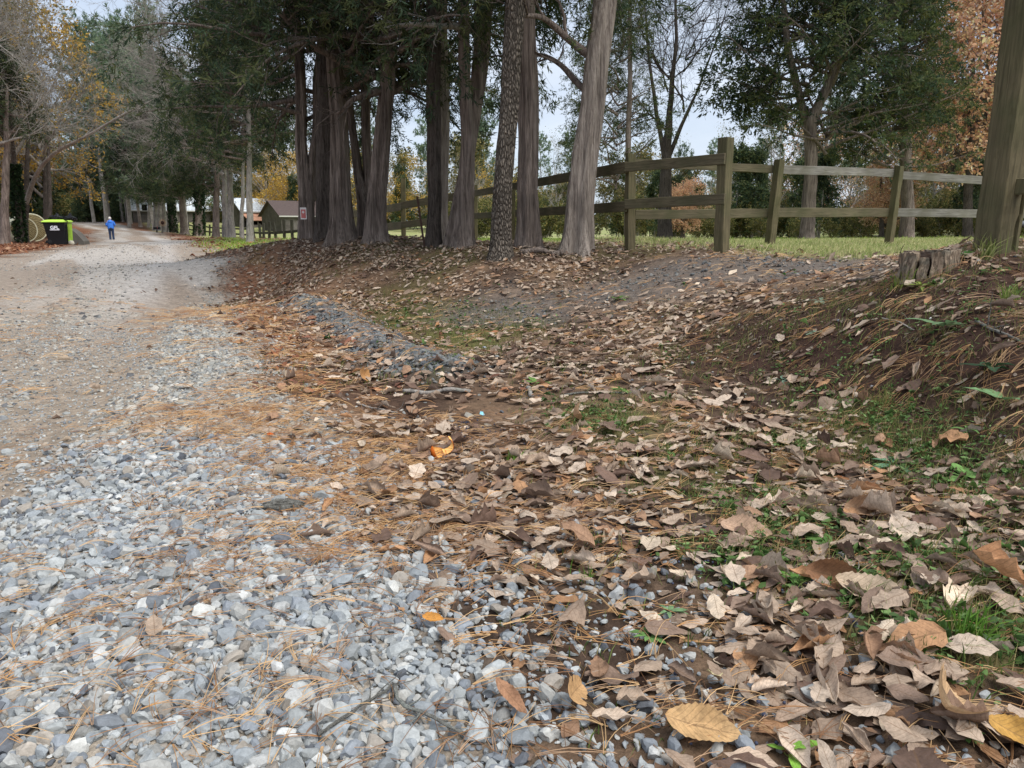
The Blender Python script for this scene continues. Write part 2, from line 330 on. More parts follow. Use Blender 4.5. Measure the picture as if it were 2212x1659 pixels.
# ------------------------------------------------------------------ scattering
def frames(n, rg, tilt=None, yaw=None, full=False):
    """n rotation matrices; random if full, else yaw about Z then a small tilt."""
    if full:
        q = nrm(rg.normal(size=(n, 4))); w, x, y, z = q.T
        return np.stack([1 - 2 * (y * y + z * z), 2 * (x * y - z * w), 2 * (x * z + y * w), 2 * (x * y + z * w), 1 - 2 * (x * x + z * z), 2 * (y * z - x * w), 2 * (x * z - y * w), 2 * (y * z + x * w), 1 - 2 * (x * x + y * y)], -1).reshape(n, 3, 3)
    yaw = rg.uniform(0, 2 * math.pi, n) if yaw is None else yaw
    ax = rg.uniform(0, 2 * math.pi, n); c, s = np.cos(tilt), np.sin(tilt); kx, ky = np.cos(ax), np.sin(ax); o = np.zeros(n)
    K = np.stack([o, o, ky, o, o, -kx, -ky, kx, o], -1).reshape(n, 3, 3); I = np.eye(3)[None]
    Rt = I + s[:, None, None] * K + (1 - c)[:, None, None] * (K @ K); cy, sy = np.cos(yaw), np.sin(yaw)
    Rz = np.stack([cy, -sy, o, sy, cy, o, o, o, o + 1], -1).reshape(n, 3, 3)
    return Rt @ Rz
def stamp(tv, Rm, S, Pn):
    """template points tv (n,k,3) or (k,3), rotated, scaled and moved to n places."""
    if tv.ndim == 2: tv = np.broadcast_to(tv[None], (len(Pn),) + tv.shape)
    S = S[:, None, :] if S.ndim == 2 else S[:, None, None]
    return np.einsum('nij,nkj->nki', Rm, tv * S) + Pn[:, None, :]
def rep_faces(f, n, k): return (f[None] + (np.arange(n) * k)[:, None, None]).reshape(-1, f.shape[1])
def in_view(X, Y, m=.15): return np.abs(X) < (Y + .35) * (.74 + m) + .3
def sample(n, y0, y1, rg, power=1.0, xr=(-1, 1)):
    """points of the visible wedge between y0 and y1 m ahead (power 1: even per square metre)."""
    u = rg.random(n)
    Y = np.sqrt(y0 ** 2 + u * (y1 ** 2 - y0 ** 2)) if power == 1 else y0 * (y1 / y0) ** u
    X = rg.uniform(xr[0], xr[1], n) * (Y * .80 + .5)
    return X, Y
# stones: icospheres cut to random facets
def ico(sub):
    p = (1 + 5 ** .5) / 2
    v = [(-1, p, 0), (1, p, 0), (-1, -p, 0), (1, -p, 0), (0, -1, p), (0, 1, p), (0, -1, -p), (0, 1, -p), (p, 0, -1), (p, 0, 1), (-p, 0, -1), (-p, 0, 1)]
    f = [(0, 11, 5), (0, 5, 1), (0, 1, 7), (0, 7, 10), (0, 10, 11), (1, 5, 9), (5, 11, 4), (11, 10, 2), (10, 7, 6), (7, 1, 8), (3, 9, 4), (3, 4, 2), (3, 2, 6), (3, 6, 8), (3, 8, 9), (4, 9, 5), (2, 4, 11), (6, 2, 10), (8, 6, 7), (9, 8, 1)]
    v = [np.array(a, float) / np.linalg.norm(a) for a in v]
    for _ in range(sub):
        cache = {}; nf = []
        def mid(a, b):
            k = (min(a, b), max(a, b))
            if k not in cache: cache[k] = len(v); q = v[a] + v[b]; v.append(q / np.linalg.norm(q))
            return cache[k]
        for a, b, c in f:
            x, y, z = mid(a, b), mid(b, c), mid(c, a); nf += [(a, x, z), (b, y, x), (c, z, y), (x, y, z)]
        f = nf
    return np.array(v), np.array(f)
def stone_templates(sub, n, rg):
    v, f = ico(sub); out = []
    for _ in range(n):
        q = v.copy()
        for _ in range(9):
            d = nrm(rg.normal(size=3)); h = rg.uniform(.42, .72); over = np.maximum(q @ d - h, 0); q = q - over[:, None] * d
        q *= np.array([1, rg.uniform(.65, .95), rg.uniform(.5, .75)]); q += rg.normal(scale=.03, size=q.shape); q /= np.abs(q).max() ; out.append(q)
    return np.array(out), f
def stone_cols(n, rg):
    base = np.array([srgb(172, 175, 173), srgb(156, 161, 163), srgb(184, 183, 177), srgb(142, 147, 152), srgb(166, 157, 145), srgb(106, 109, 114), srgb(192, 192, 188)])
    c = base[rg.choice(7, n, p=[.27, .2, .16, .14, .09, .06, .08])]; return np.clip(c * .8 * rg.normal(1, .16, (n, 1)), .03, .8)
def stones(name, X, Y, size, sub, rg, mul=1.0, colm=None, sink=.28):
    n = len(X); T, f = stone_templates(sub, 14, rg); tv = T[rg.integers(0, 14, n)]
    Z = ground_z(X, Y) + size * (.5 * (1 - sink) - .1) * .6
    Rm = frames(n, rg, rg.normal(0, .5, n)); V = stamp(tv, Rm, size / 2, np.stack([X, Y, Z], 1)); k = T.shape[1]
    c = stone_cols(n, rg) * mul
    if colm is not None: c = np.tile(colm, (n, 1)) * rg.normal(1, .2, (n, 1))
    return mesh_np(name, V.reshape(-1, 3), [rep_faces(f, n, k)], M['stone'], np.repeat(c, k, 0))
def gravel_density(z):
    d = z['road'] * (1 - .93 * z['track']) * (1 - .9 * z['packed']); s, t = z['s'], z['t']
    spill = np.exp(-np.clip(s - z['er'], 0, 9) / .22) * sstep(8, 2, t) * .28 * (1 - z['road'])
    lower = sstep(2.4, 1.0, t) * sstep(1.5, .4, s) * .22 * (1 - z['road'])
    return np.clip(d + spill + lower, 0, 1)
rg = np.random.default_rng(11)
def pick(n, y0, y1, dens, rg, power=1.0, xr=(-1, 1)):
    X, Y = sample(n, y0, y1, rg, power, xr); z = zones(X, Y); k = rg.random(n) < dens(z, X, Y); return X[k], Y[k]
X, Y = pick(84000, .75, 2.7, lambda z, x, y: gravel_density(z), rg); n = len(X)
o = stones('near_gravel', X, Y, np.clip(rg.lognormal(math.log(.0172), .45, n), .007, .058), 1, rg); tag(o, kind='stuff')
X, Y = pick(110000, 2.7, 6.5, lambda z, x, y: gravel_density(z) * (1 - .5 * z['far_road']), rg); n = len(X)
o = stones('road_gravel', X, Y, np.clip(rg.lognormal(math.log(.021), .42, n), .009, .06), 0, rg, np.array([1.0, .94, .86]), None, .7); tag(o, kind='stuff')
X, Y = pick(110000, 6.5, 15, lambda z, x, y: gravel_density(z) * (1 - .72 * z['far_road']), rg); n = len(X)
o = stones('distant_gravel', X, Y, np.clip(rg.lognormal(math.log(.026), .4, n), .012, .07), 0, rg, np.array([.92, .85, .76]), None, .75); tag(o, kind='stuff')
X, Y = pick(60000, 14, 30, lambda z, x, y: z['road'] * .3, rg); n = len(X)
o = stones('distant_gravel', X, Y, np.clip(rg.lognormal(math.log(.03), .4, n), .015, .08), 0, rg, np.array([.95, .86, .77]), None, .75); tag(o, kind='stuff')
X, Y = pick(60000, .8, 6, lambda z, x, y: z['track'] * .3 + z['road'] * .4 + z['packed'] * .12, rg); n = len(X)
o = stones('grit', X, Y, np.clip(rg.lognormal(math.log(.009), .4, n), .004, .02), 0, rg, 1.0); tag(o, kind='stuff')
X, Y = pick(46000, 3.6, 11, lambda z, x, y: z['drive'] * .6 * sstep(.3, .6, fbm(x * 1.2, y * 1.2, 93, 3)) + z['berm'] * .95, rg); n = len(X)
o = stones('driveway_gravel', X, Y, np.clip(rg.lognormal(math.log(.022), .4, n), .01, .055), 0, rg, np.array([.5, .48, .46]), None, .2); tag(o, kind='stuff')
X, Y = pick(2600, .9, 6, lambda z, x, y: (1 - z['road']) * (.10 + .5 * z['bare'] * 0), rg); n = len(X)
o = stones('scattered_pebbles', X, Y, np.clip(rg.lognormal(math.log(.016), .4, n), .006, .04), 1, rg); tag(o, kind='stuff')

k_ = 9000; q_ = rg.random(k_) * 3; i_ = np.minimum(q_.astype(int), 2); f_ = (q_ - i_)[:, None]; pb_ = BER[i_] * (1 - f_) + BER[i_ + 1] * f_; X, Y = pb_[:, 0] + rg.normal(0, .15, k_), pb_[:, 1] + rg.normal(0, .1, k_)
o = stones('ridge_gravel', X, Y, np.clip(rg.lognormal(math.log(.024), .42, k_), .01, .065), 0, rg, .46, None, .35); tag(o, kind='stuff')
# fallen leaves: blades with a midrib, lobes or teeth, curled and twisted
def leaf_grid(na, nb): 
    a = np.linspace(0, 1, na); b = np.linspace(-1, 1, nb); A, B = np.meshgrid(a, b, indexing='ij')
    i = np.arange(na - 1)[:, None] * nb + np.arange(nb - 1)[None]; q = np.stack([i, i + nb, i + nb + 1, i + 1], -1).reshape(-1, 4); return A.ravel(), B.ravel(), q
def leaf_templates(na, nb, count, rg, kinds=('oval', 'lobed', 'pointed', 'broad')):
    A, B, q = leaf_grid(na, nb); out = []
    for i in range(count):
        k = kinds[i % len(kinds)]; a = np.clip(A, 0, 1)
        if k == 'oval': w = .24 * np.sin(math.pi * a ** .85) ** .75
        elif k == 'lobed': w = .31 * np.sin(math.pi * a ** .8) ** .6 * (1 - .3 * (.5 + .5 * np.cos(a * 2 * math.pi * 3.3)) * np.abs(B) ** 2)
        elif k == 'pointed': w = .3 * np.sin(math.pi * np.clip(a, 0, 1) ** 1.1) ** 1.2 + .015
        else: w = .36 * np.sin(math.pi * a ** .72) ** .65 * (1 - .2 * (.5 + .5 * np.cos(a * 2 * math.pi * 2.2 + .6)) * np.abs(B) ** 2)
        if na > 6: w = w * (1 + .05 * np.where((np.round(A * (na - 1)) % 2) > 0, 1, -1) * (np.abs(B) > .9))
        ph = rg.uniform(0, 6.28); x = (A - .5); y = B * w
        roll = rg.uniform(-.9, 1.3) if rg.random() < .8 else rg.uniform(1.3, 2.4); bend = rg.uniform(-1.2, 1.0); tw = rg.uniform(-.8, .8)
        z = roll * y * y * 2.2 + rg.uniform(.0, .35) * np.abs(y) * rg.choice([-1, 1]) + bend * .35 * (x * x) + .03 * np.sin(A * 9 + ph) * np.abs(B) + .022 * np.sin(A * 17 + B * 3 + ph)
        edge = np.abs(B) ** 3; z = z + edge * .05 * np.sin(A * 12 + ph * 2 + B) 
        c, s = np.cos(tw * x), np.sin(tw * x); y2 = y * c - z * s; z2 = y * s + z * c
        zf = rg.uniform(.35, .8) if rg.random() < .75 else rg.uniform(.8, 1.15); out.append(np.stack([x, y2 * (1 - .25 * abs(roll) * edge), (z2 - z2.min() * .6) * zf], 1))
    return np.array(out), q, np.stack([A, B, 0 * A], 1)
TAN = np.array([srgb(168, 142, 116), srgb(150, 124, 100), srgb(186, 162, 136), srgb(132, 106, 86), srgb(160, 120, 88), srgb(178, 128, 84), srgb(110, 84, 68), srgb(196, 172, 142)]) * np.array([1.12, 1.2, 1.32])
TAN = TAN * .84 + TAN.mean(1, keepdims=True) * np.array([.17, .14, .12])
RED = np.array([srgb(146, 96, 66), srgb(164, 112, 80), srgb(122, 78, 56), srgb(176, 134, 104), srgb(150, 116, 90), srgb(132, 88, 70), srgb(104, 72, 58), srgb(186, 150, 120)])
def leaves(name, X, Y, size, na, nb, rg, pal, p=None, tilt=.28, lift=.012, ncnt=24, mat='dry_leaf', kinds=('oval', 'lobed', 'pointed', 'oval', 'broad', 'pointed'), mul=1.0):
    n = len(X); T, q, uv = leaf_templates(na, nb, ncnt, rg, kinds); tv = T[rg.integers(0, ncnt, n)]; k = T.shape[1]
    tl = np.abs(rg.normal(0, tilt, n)); Rm = frames(n, rg, np.minimum(tl, 1.35))
    e = .1; gx = (ground_z(X + e, Y) - ground_z(X - e, Y)) / (2 * e); gy = (ground_z(X, Y + e) - ground_z(X, Y - e)) / (2 * e)
    Z = ground_z(X, Y) + lift * rg.random(n) + .002 + np.sin(np.minimum(tl, 1.35)) * size * .3
    Pn = np.stack([X, Y, Z], 1); V = stamp(tv, Rm, size, Pn)
    V[..., 2] += (V[..., 0] - X[:, None]) * gx[:, None] + (V[..., 1] - Y[:, None]) * gy[:, None]
    c = pal[rg.choice(len(pal), n, p=p)] * rg.normal(1, .13, (n, 1)) * mul
    return mesh_np(name, V.reshape(-1, 3), [rep_faces(q, n, k)], M[mat], np.repeat(np.clip(c, .01, .9), k, 0), smooth=True, extra=np.tile(uv, (n, 1)))
def leaf_density(z, x, y):
    base = (1 - z['road']) * (1 - z['field'])
    clump = sstep(.3, .62, fbm(x * 1.7, y * 1.7, 55, 3))
    d = base * (.22 + .78 * clump) * (1 - .88 * z['mulch']) * (1 - .88 * z['drive']) * (1 - .8 * z['berm']) * (1 - .6 * z['bare']) * (1 - .45 * z['turf']) * (1 - .3 * z['green'])
    return d * (1 - .8 * np.exp(-((z['s'] - z['er']) / .25) ** 2) * sstep(3, 1, z['t'])) + z['road'] * .005
X, Y = pick(4700, .8, 3.0, leaf_density, rg); n = len(X)
o = leaves('fallen_leaves', X, Y, np.clip(rg.lognormal(math.log(.062), .36, n), .025, .125), 13, 7, rg, TAN, [.22, .19, .16, .13, .07, .04, .12, .07], .2, .024, 48); tag(o, kind='stuff')
X, Y = pick(9500, .8, 3.0, leaf_density, rg); n = len(X)
o = leaves('leaf_litter', X, Y, np.clip(rg.lognormal(math.log(.034), .4, n), .012, .08), 7, 5, rg, TAN * .8, None, .14, .008, 24); tag(o, kind='stuff')
X, Y = pick(16000, 3.0, 7.0, leaf_density, rg); n = len(X)
o = leaves('leaf_litter', X, Y, np.clip(rg.lognormal(math.log(.06), .35, n), .025, .12), 7, 5, rg, TAN, [.22, .18, .16, .13, .08, .04, .12, .07], .22, .02, 30); tag(o, kind='stuff')
X, Y = pick(80000, 7.0, 15.0, lambda z, x, y: leaf_density(z, x, y) * .85, rg); n = len(X)
o = leaves('leaf_litter', X, Y, np.clip(rg.lognormal(math.log(.056), .35, n), .02, .12), 4, 3, rg, TAN * .92, [.22, .2, .18, .14, .08, .03, .1, .05], .4, .02, 24); tag(o, kind='stuff')
X, Y = pick(16000, 3.5, 18.0, lambda z, x, y: z['red'] * (1 - .85 * z['berm']) * .8, rg, 0); n = len(X)
o = leaves('rusty_leaves', X, Y, np.clip(rg.lognormal(math.log(.062), .3, n), .03, .12), 4, 3, rg, RED, None, .35, .02, 24); tag(o, kind='stuff')
X, Y = pick(42000, 15.0, 60.0, lambda z, x, y: z['red'] * .9, rg, 0); n = len(X)
o = leaves('rusty_leaves', X, Y, np.clip(rg.lognormal(math.log(.13), .3, n), .06, .25), 3, 3, rg, RED, None, .4, .03, 18); tag(o, kind='stuff')

X, Y = pick(520, .8, 2.0, lambda z, x, y: leaf_density(z, x, y) * sstep(.25, .7, x), rg, 1, (0, 1)); n = len(X)
o = leaves('fallen_leaves', X, Y, np.clip(rg.lognormal(math.log(.076), .25, n), .04, .12), 13, 7, rg, TAN, [.24, .2, .16, .14, .08, .03, .1, .05], .22, .03, 48); tag(o, kind='stuff')
# pine needles in bundles of three
def needles(name, X, Y, length, rg, width=.0016, lift=.016, mul=1.0):
    n = len(X) * 3; X = np.repeat(X, 3); Y = np.repeat(Y, 3); length = np.repeat(length, 3)
    yaw = np.repeat(rg.normal(.35, .9, n // 3) + rg.choice([0, math.pi], n // 3), 3) + rg.normal(0, .09, n); cur = rg.normal(0, .55, n); t = np.linspace(0, 1, 6)[None]
    an = yaw[:, None] + cur[:, None] * t; dx = np.cumsum(np.cos(an), 1) / 6 * length[:, None]; dy = np.cumsum(np.sin(an), 1) / 6 * length[:, None]
    x = X[:, None] + dx; y = Y[:, None] + dy
    z = ground_z(x, y) + np.repeat(rg.uniform(.003, 1, n // 3), 3)[:, None] * lift + rg.uniform(-.2, 1, n)[:, None] * np.sin(t * 3.1) * .025 * (length[:, None] / .18) + .004
    C = np.stack([x, y, z], -1); side = np.stack([-np.sin(an), np.cos(an), 0 * an], -1) * (width / 2) * (1 - .5 * t[..., None]); up = np.array([0, 0, width * .6])
    V = np.stack([C - side, C + up, C + side], 2); k = 18; idx = np.arange(6)
    q = np.concatenate([np.stack([idx[:-1] * 3, idx[:-1] * 3 + 1, idx[1:] * 3 + 1, idx[1:] * 3], 1), np.stack([idx[:-1] * 3 + 1, idx[:-1] * 3 + 2, idx[1:] * 3 + 2, idx[1:] * 3 + 1], 1)])
    pal = np.array([srgb(190, 146, 98), srgb(160, 118, 80), srgb(204, 168, 122), srgb(136, 100, 72), srgb(176, 144, 114)]); c = np.repeat(pal[rg.integers(0, 5, n // 3)], 3, 0) * rg.normal(1, .1, (n, 1)) * mul
    return mesh_np(name, V.reshape(-1, 3), [rep_faces(q, n, k)], M['needle'], np.repeat(c, k, 0))
def needle_density(z, x, y):
    s, er = z['s'], z['er']; cl = sstep(.38, .62, fbm(x * 2.6, y * 2.6, 91, 3))
    return np.clip(np.exp(-((s - er - .1) / (.42 + .03 * z['t'])) ** 2) * (.3 + .7 * cl) + .17 * cl * (1 - z['track'] * .5) + .05 * (1 - z['road']), 0, 1) * (1 - z['field'])
X, Y = pick(13000, .8, 3.2, needle_density, rg); o = needles('pine_needles', X, Y, rg.uniform(.07, .17, len(X)), rg); tag(o, kind='stuff')
X, Y = pick(10000, 3.2, 8.5, needle_density, rg); o = needles('pine_needles', X, Y, rg.uniform(.12, .24, len(X)), rg, .0026, .02); tag(o, kind='stuff')

# grass
def grass(name, X, Y, h, rg, width=.004, pal=None, lean=.5, per=1, spread=.0, mul=1.0):
    X = np.repeat(X, per) + rg.normal(0, spread, len(X) * per); Y = np.repeat(Y, per) + rg.normal(0, spread, len(Y) * per); h = np.repeat(h, per) * rg.uniform(.5, 1.1, len(X)); n = len(X)
    yaw = rg.uniform(0, 6.28, n); ln = np.abs(rg.normal(0, lean, n)); d = np.stack([np.cos(yaw) * ln, np.sin(yaw) * ln, np.ones(n)], 1); Z = ground_z(X, Y) - .004
    B = np.stack([X, Y, Z], 1); sd_ = np.stack([-np.sin(yaw + 1), np.cos(yaw + 1), 0 * yaw], 1) * width
    m_ = B + d * h[:, None] * np.array([.45, .45, .62]); tip = B + d * h[:, None] * np.array([1.25, 1.25, .95])
    V = np.stack([B - sd_, B + sd_, m_ + sd_ * .8, m_ - sd_ * .8, tip], 1); q = np.array([[0, 1, 2, 3]]); tr = np.array([[3, 2, 4]])
    pal = np.array([srgb(96, 116, 48), srgb(120, 136, 60), srgb(80, 100, 44), srgb(150, 144, 88)]) if pal is None else pal
    c = pal[rg.integers(0, len(pal), n)] * rg.normal(1, .12, (n, 1)) * mul
    return mesh_np(name, V.reshape(-1, 3), [rep_faces(q, n, 5), rep_faces(tr, n, 5)], M['grass_blade'], np.repeat(c, 5, 0))
X, Y = pick(13000, .9, 4.6, lambda z, x, y: z['green'] * sstep(.38, .6, fbm(x * 2.6, y * 2.6, 41, 3)) * .9 + (1 - z['road']) * .05, rg, 1, (.0, 1))
o = grass('grass_tufts', X, Y, rg.uniform(.022, .07, len(X)), rg, .0014, np.array([srgb(96, 116, 56), srgb(120, 134, 72), srgb(80, 100, 50), srgb(160, 146, 100), srgb(140, 128, 84)]), .8, 7, .022); tag(o, kind='stuff')
X, Y = pick(40000, 3.5, 13, lambda z, x, y: z['turf'] * .9 + (1 - z['road']) * (1 - z['field']) * sstep(.44, .64, fbm(x * .9, y * .9, 44, 3)) * .42 * (1 - .6 * z['drive']), rg)
o = grass('grass_tufts', X, Y, rg.uniform(.02, .06, len(X)), rg, .0022, np.array([srgb(96, 110, 52), srgb(120, 122, 66), srgb(140, 126, 84), srgb(84, 98, 46)]), .8, 4, .03); tag(o, kind='stuff')
X, Y = pick(90000, 6.5, 24, lambda z, x, y: z['field'], rg, 0)
o = grass('field_grass', X, Y, rg.uniform(.04, .11, len(X)), rg, .004, np.array([srgb(142, 154, 92), srgb(164, 168, 112), srgb(126, 140, 80), srgb(188, 178, 136), srgb(180, 174, 128)]), .5, 2, .03, 1.15); tag(o, kind='stuff')
X, Y = pick(30000, 20, 60, lambda z, x, y: z['patch'] + z['field'] * .4, rg, 0)
o = grass('field_grass', X, Y, rg.uniform(.08, .16, len(X)), rg, .012, np.array([srgb(130, 156, 60), srgb(150, 168, 76), srgb(112, 136, 52)]), .5, 2, .1, 1.1); tag(o, kind='stuff')
# small broad-leaved ground cover
def cover(name, X, Y, size, rg, pal, per=7, spread=.018, hgt=.03):
    X0 = np.repeat(X, per) + rg.normal(0, spread, len(X) * per); Y0 = np.repeat(Y, per) + rg.normal(0, spread, len(Y) * per); n = len(X0)
    T, q, uv = leaf_templates(5, 3, 8, rg, ('oval', 'broad')); k = T.shape[1]; s = np.repeat(size, per) * rg.uniform(.6, 1.2, n)
    V = stamp(T[rg.integers(0, 8, n)], frames(n, rg, np.abs(rg.normal(0, .45, n))), s, np.stack([X0, Y0, ground_z(X0, Y0) + rg.uniform(.006, hgt, n)], 1))
    c = pal[rg.integers(0, len(pal), n)] * rg.normal(1, .13, (n, 1))
    return mesh_np(name, V.reshape(-1, 3), [rep_faces(q, n, k)], M['green_leaf'], np.repeat(c, k, 0), smooth=True, extra=np.tile(uv, (n, 1)))
GRN = np.array([srgb(96, 128, 68), srgb(80, 110, 56), srgb(118, 146, 88), srgb(70, 96, 54)])
X, Y = pick(4200, .9, 3.8, lambda z, x, y: z['green'] * sstep(.48, .62, fbm(x * 2.6, y * 2.6, 41, 3)) + z['mulch'] * .12, rg, 1, (.0, 1))
o = cover('ground_cover', X, Y, rg.uniform(.012, .028, len(X)), rg, GRN); tag(o, kind='stuff')
X, Y = pick(16000, 1.8, 7, lambda z, x, y: z['mulch'] * .8 + z['bare'] * .5 + .12 * (1 - z['road']) * (1 - z['field']), rg, 1, (-.3, 1)); n = len(X)
o = stones('dirt', X, Y, np.clip(rg.lognormal(math.log(.011), .5, n), .004, .04), 0, rg, 1.0, srgb(72, 54, 44)); tag(o, kind='stuff')
X, Y = pick(14000, 1.8, 7, lambda z, x, y: z['mulch'] * sstep(.3, .6, fbm(x * 3, y * 3, 61, 3)), rg, 1, (-.1, 1)); n = len(X)
o = leaves('leaf_litter', X, Y, np.clip(rg.lognormal(math.log(.022), .4, n), .01, .06), 4, 3, rg, TAN * .5, None, .3, .01, 16); tag(o, kind='stuff')
X, Y = pick(3600, 1.8, 6.5, lambda z, x, y: z['mulch'] * .7, rg, 1, (-.1, 1)); o = needles('pine_needles', X, Y, rg.uniform(.06, .16, len(X)), rg, .0018, .02, .5); tag(o, kind='stuff')
X, Y = pick(5200, 1.8, 6.5, lambda z, x, y: z['mulch'] * .5, rg, 1, (-.1, 1)); o = grass('grass_tufts', X, Y, rg.uniform(.03, .09, len(X)), rg, .0014, np.array([srgb(110, 126, 66), srgb(150, 138, 94), srgb(96, 112, 58)]), .9, 4, .03); tag(o, kind='stuff')
X, Y = pick(900, 3.2, 8, lambda z, x, y: (z['turf'] + z['mulch'] * .4 + .1 * (1 - z['road'])) * .5, rg, 1, (-.4, 1))
o = cover('ground_cover', X, Y, rg.uniform(.02, .05, len(X)), rg, GRN * .9, 5, .035, .05); tag(o, kind='stuff')

# ------------------------------------------------------------------ tree growing
def tubes(Pth, Rad, sides):
    """Pth (B,n,3), Rad (B,n) -> points and quads of B open tubes."""
    B, n, _ = Pth.shape; T = nrm(np.gradient(Pth, axis=1)); ref = np.where(np.abs(T[..., 2:3]) > .9, np.array([1., 0, 0]), np.array([0, 0, 1.]))
    a = nrm(np.cross(T, ref)); b = np.cross(T, a); an = np.arange(sides) * 2 * math.pi / sides
    V = Pth[:, :, None] + Rad[..., None, None] * (np.cos(an)[:, None] * a[:, :, None] + np.sin(an)[:, None] * b[:, :, None])
    i, j = np.meshgrid(np.arange(n - 1), np.arange(sides), indexing='ij'); j2 = (j + 1) % sides
    q = np.stack([i * sides + j, i * sides + j2, (i + 1) * sides + j2, (i + 1) * sides + j], -1).reshape(-1, 4)
    return V.reshape(-1, 3), rep_faces(q, B, n * sides)
def kids(Pth, Rad, nc, length, rg, t0=.25, t1=1.0, ang=(50, 80), npt=6, wig=.12, lift=0.0, droop=0.0, rs=.55, taper=.25, flat=0.0, sh=0.0):
    B, n, _ = Pth.shape; N = B * nc; t = rg.uniform(t0, t1, (B, nc)); f = t * (n - 1); i = np.minimum(f.astype(int), n - 2); w = (f - i)[..., None]
    bi = np.arange(B)[:, None]; p0 = Pth[bi, i] * (1 - w) + Pth[bi, i + 1] * w; tg = nrm(Pth[bi, i + 1] - Pth[bi, i]); r0 = Rad[bi, i] * (1 - w[..., 0]) + Rad[bi, i + 1] * w[..., 0]
    p0 = p0.reshape(N, 3); tg = tg.reshape(N, 3); r0 = r0.reshape(N) * rs; t = t.reshape(N)
    x = nrm(np.cross(tg, nrm(rg.normal(size=(N, 3))))); x[:, 2] *= (1 - flat); x = nrm(x)
    a = np.radians(rg.uniform(ang[0], ang[1], N))[:, None]; d = nrm(tg * np.cos(a) + x * np.sin(a))
    Ln = (length * rg.uniform(.6, 1.15, N) * (1 - sh * t)); step = Ln / (npt - 1); out = [p0]
    for k in range(npt - 1):
        d = nrm(d + rg.normal(0, wig, (N, 3)) + np.array([0, 0, lift - droop * k / npt])); out.append(out[-1] + d * step[:, None])
    q = np.stack(out, 1); rr = r0[:, None] * np.linspace(1, taper, npt)[None]; return q, rr, t
def along(Pth, per, rg, t0=0.1):
    B, n, _ = Pth.shape; t = rg.uniform(t0, 1, (B, per)) * (n - 1); i = np.minimum(t.astype(int), n - 2); w = (t - i)[..., None]; bi = np.arange(B)[:, None]
    return (Pth[bi, i] * (1 - w) + Pth[bi, i + 1] * w).reshape(-1, 3), nrm(Pth[bi, i + 1] - Pth[bi, i]).reshape(-1, 3)
def sprays(pos, dr, rg, K=12, axis=.2, bl=.07, bw=.013, spread=.8, pal=None, droop=.25):
    """little tufts of pointed blades growing along pos/dr."""
    N = len(pos); dr = nrm(dr + rg.normal(0, .45, (N, 3)) + np.array([0, 0, -droop])); t = rg.random((N, K))
    base = pos[:, None] + dr[:, None] * (t * axis)[..., None]; bd = nrm(dr[:, None] + rg.normal(0, spread, (N, K, 3))); ln = bl * rg.uniform(.55, 1.35, (N, K, 1)) * rg.uniform(.6, 1.5, (N, 1, 1))
    sd_ = nrm(np.cross(bd, rg.normal(size=(N, K, 3)))) * bw * rg.uniform(.7, 1.2, (N, K, 1))
    V = np.stack([base, base + bd * ln * .45 + sd_, base + bd * ln, base + bd * ln * .45 - sd_], 2); n = N * K
    pal = CEDAR if pal is None else pal
    c = np.repeat(pal[rg.integers(0, len(pal), N)] * rg.normal(1, .16, (N, 1)), K, 0) * rg.normal(1, .12, (n, 1))
    return V.reshape(-1, 3), rep_faces(np.array([[0, 1, 2, 3]]), n, 4), np.repeat(np.clip(c, .005, .8), 4, 0)
CEDAR = np.array([srgb(70, 86, 58), srgb(58, 74, 54), srgb(84, 94, 60), srgb(52, 66, 50), srgb(94, 100, 64)])
CEDAR_OLIVE = np.array([srgb(84, 92, 48), srgb(70, 82, 46), srgb(96, 98, 52), srgb(60, 72, 42)])
PINE = np.array([srgb(112, 130, 102), srgb(98, 118, 94), srgb(126, 138, 108), srgb(88, 106, 88)])  # needle greens paled, so distance haze is painted into the colour
RUST = np.array([srgb(224, 178, 146), srgb(208, 156, 124), srgb(232, 196, 164), srgb(220, 170, 124), srgb(192, 146, 126), srgb(236, 200, 150)])
YELLOW = np.array([srgb(190, 152, 64), srgb(170, 136, 62), srgb(206, 170, 84), srgb(150, 120, 60), srgb(140, 128, 70)])
OLIVE = np.array([srgb(110, 108, 64), srgb(126, 116, 70), srgb(90, 94, 58), srgb(140, 124, 78)])
def cat(parts):
    V = []; F4 = []; C = []; o = 0
    for v, f, *c in parts:
        V.append(v); F4.append(f + o); o += len(v)
        if c: C.append(c[0])
    return np.concatenate(V), np.concatenate(F4), (np.concatenate(C) if C else None)
def make_mesh(name, V, F, mat, col=None, smooth=False):
    o = mesh_np(name, V, [F], mat, col, smooth=smooth); me = o.data; bpy.data.objects.remove(o); return me
PROTO = {}
def proto(name, limbs, foliage, bmat):
    """stores shared branch and foliage meshes"""
    bm_ = make_mesh(name + '_branches', *tubes_cat(limbs), bmat, None, True) if limbs else None
    fm = make_mesh(name + '_crown', foliage[0], foliage[1], M['foliage'], foliage[2]) if foliage else None
    PROTO[name] = (bm_, fm, limbs, foliage)
def tubes_cat(limbs):
    V, F, _ = cat([tubes(p, r, s) for p, r, s in limbs]); return V, F
def axis(h, n=12, r0=.2, r1=.03, z0=0.0, wob=.0, rg=None):
    z = np.linspace(z0, h, n); p = np.zeros((1, n, 3)); p[0, :, 2] = z
    if rg is not None: p[0, :, :2] += np.cumsum(rg.normal(0, wob, (n, 2)), 0)
    return p, np.linspace(r0, r1, n)[None]

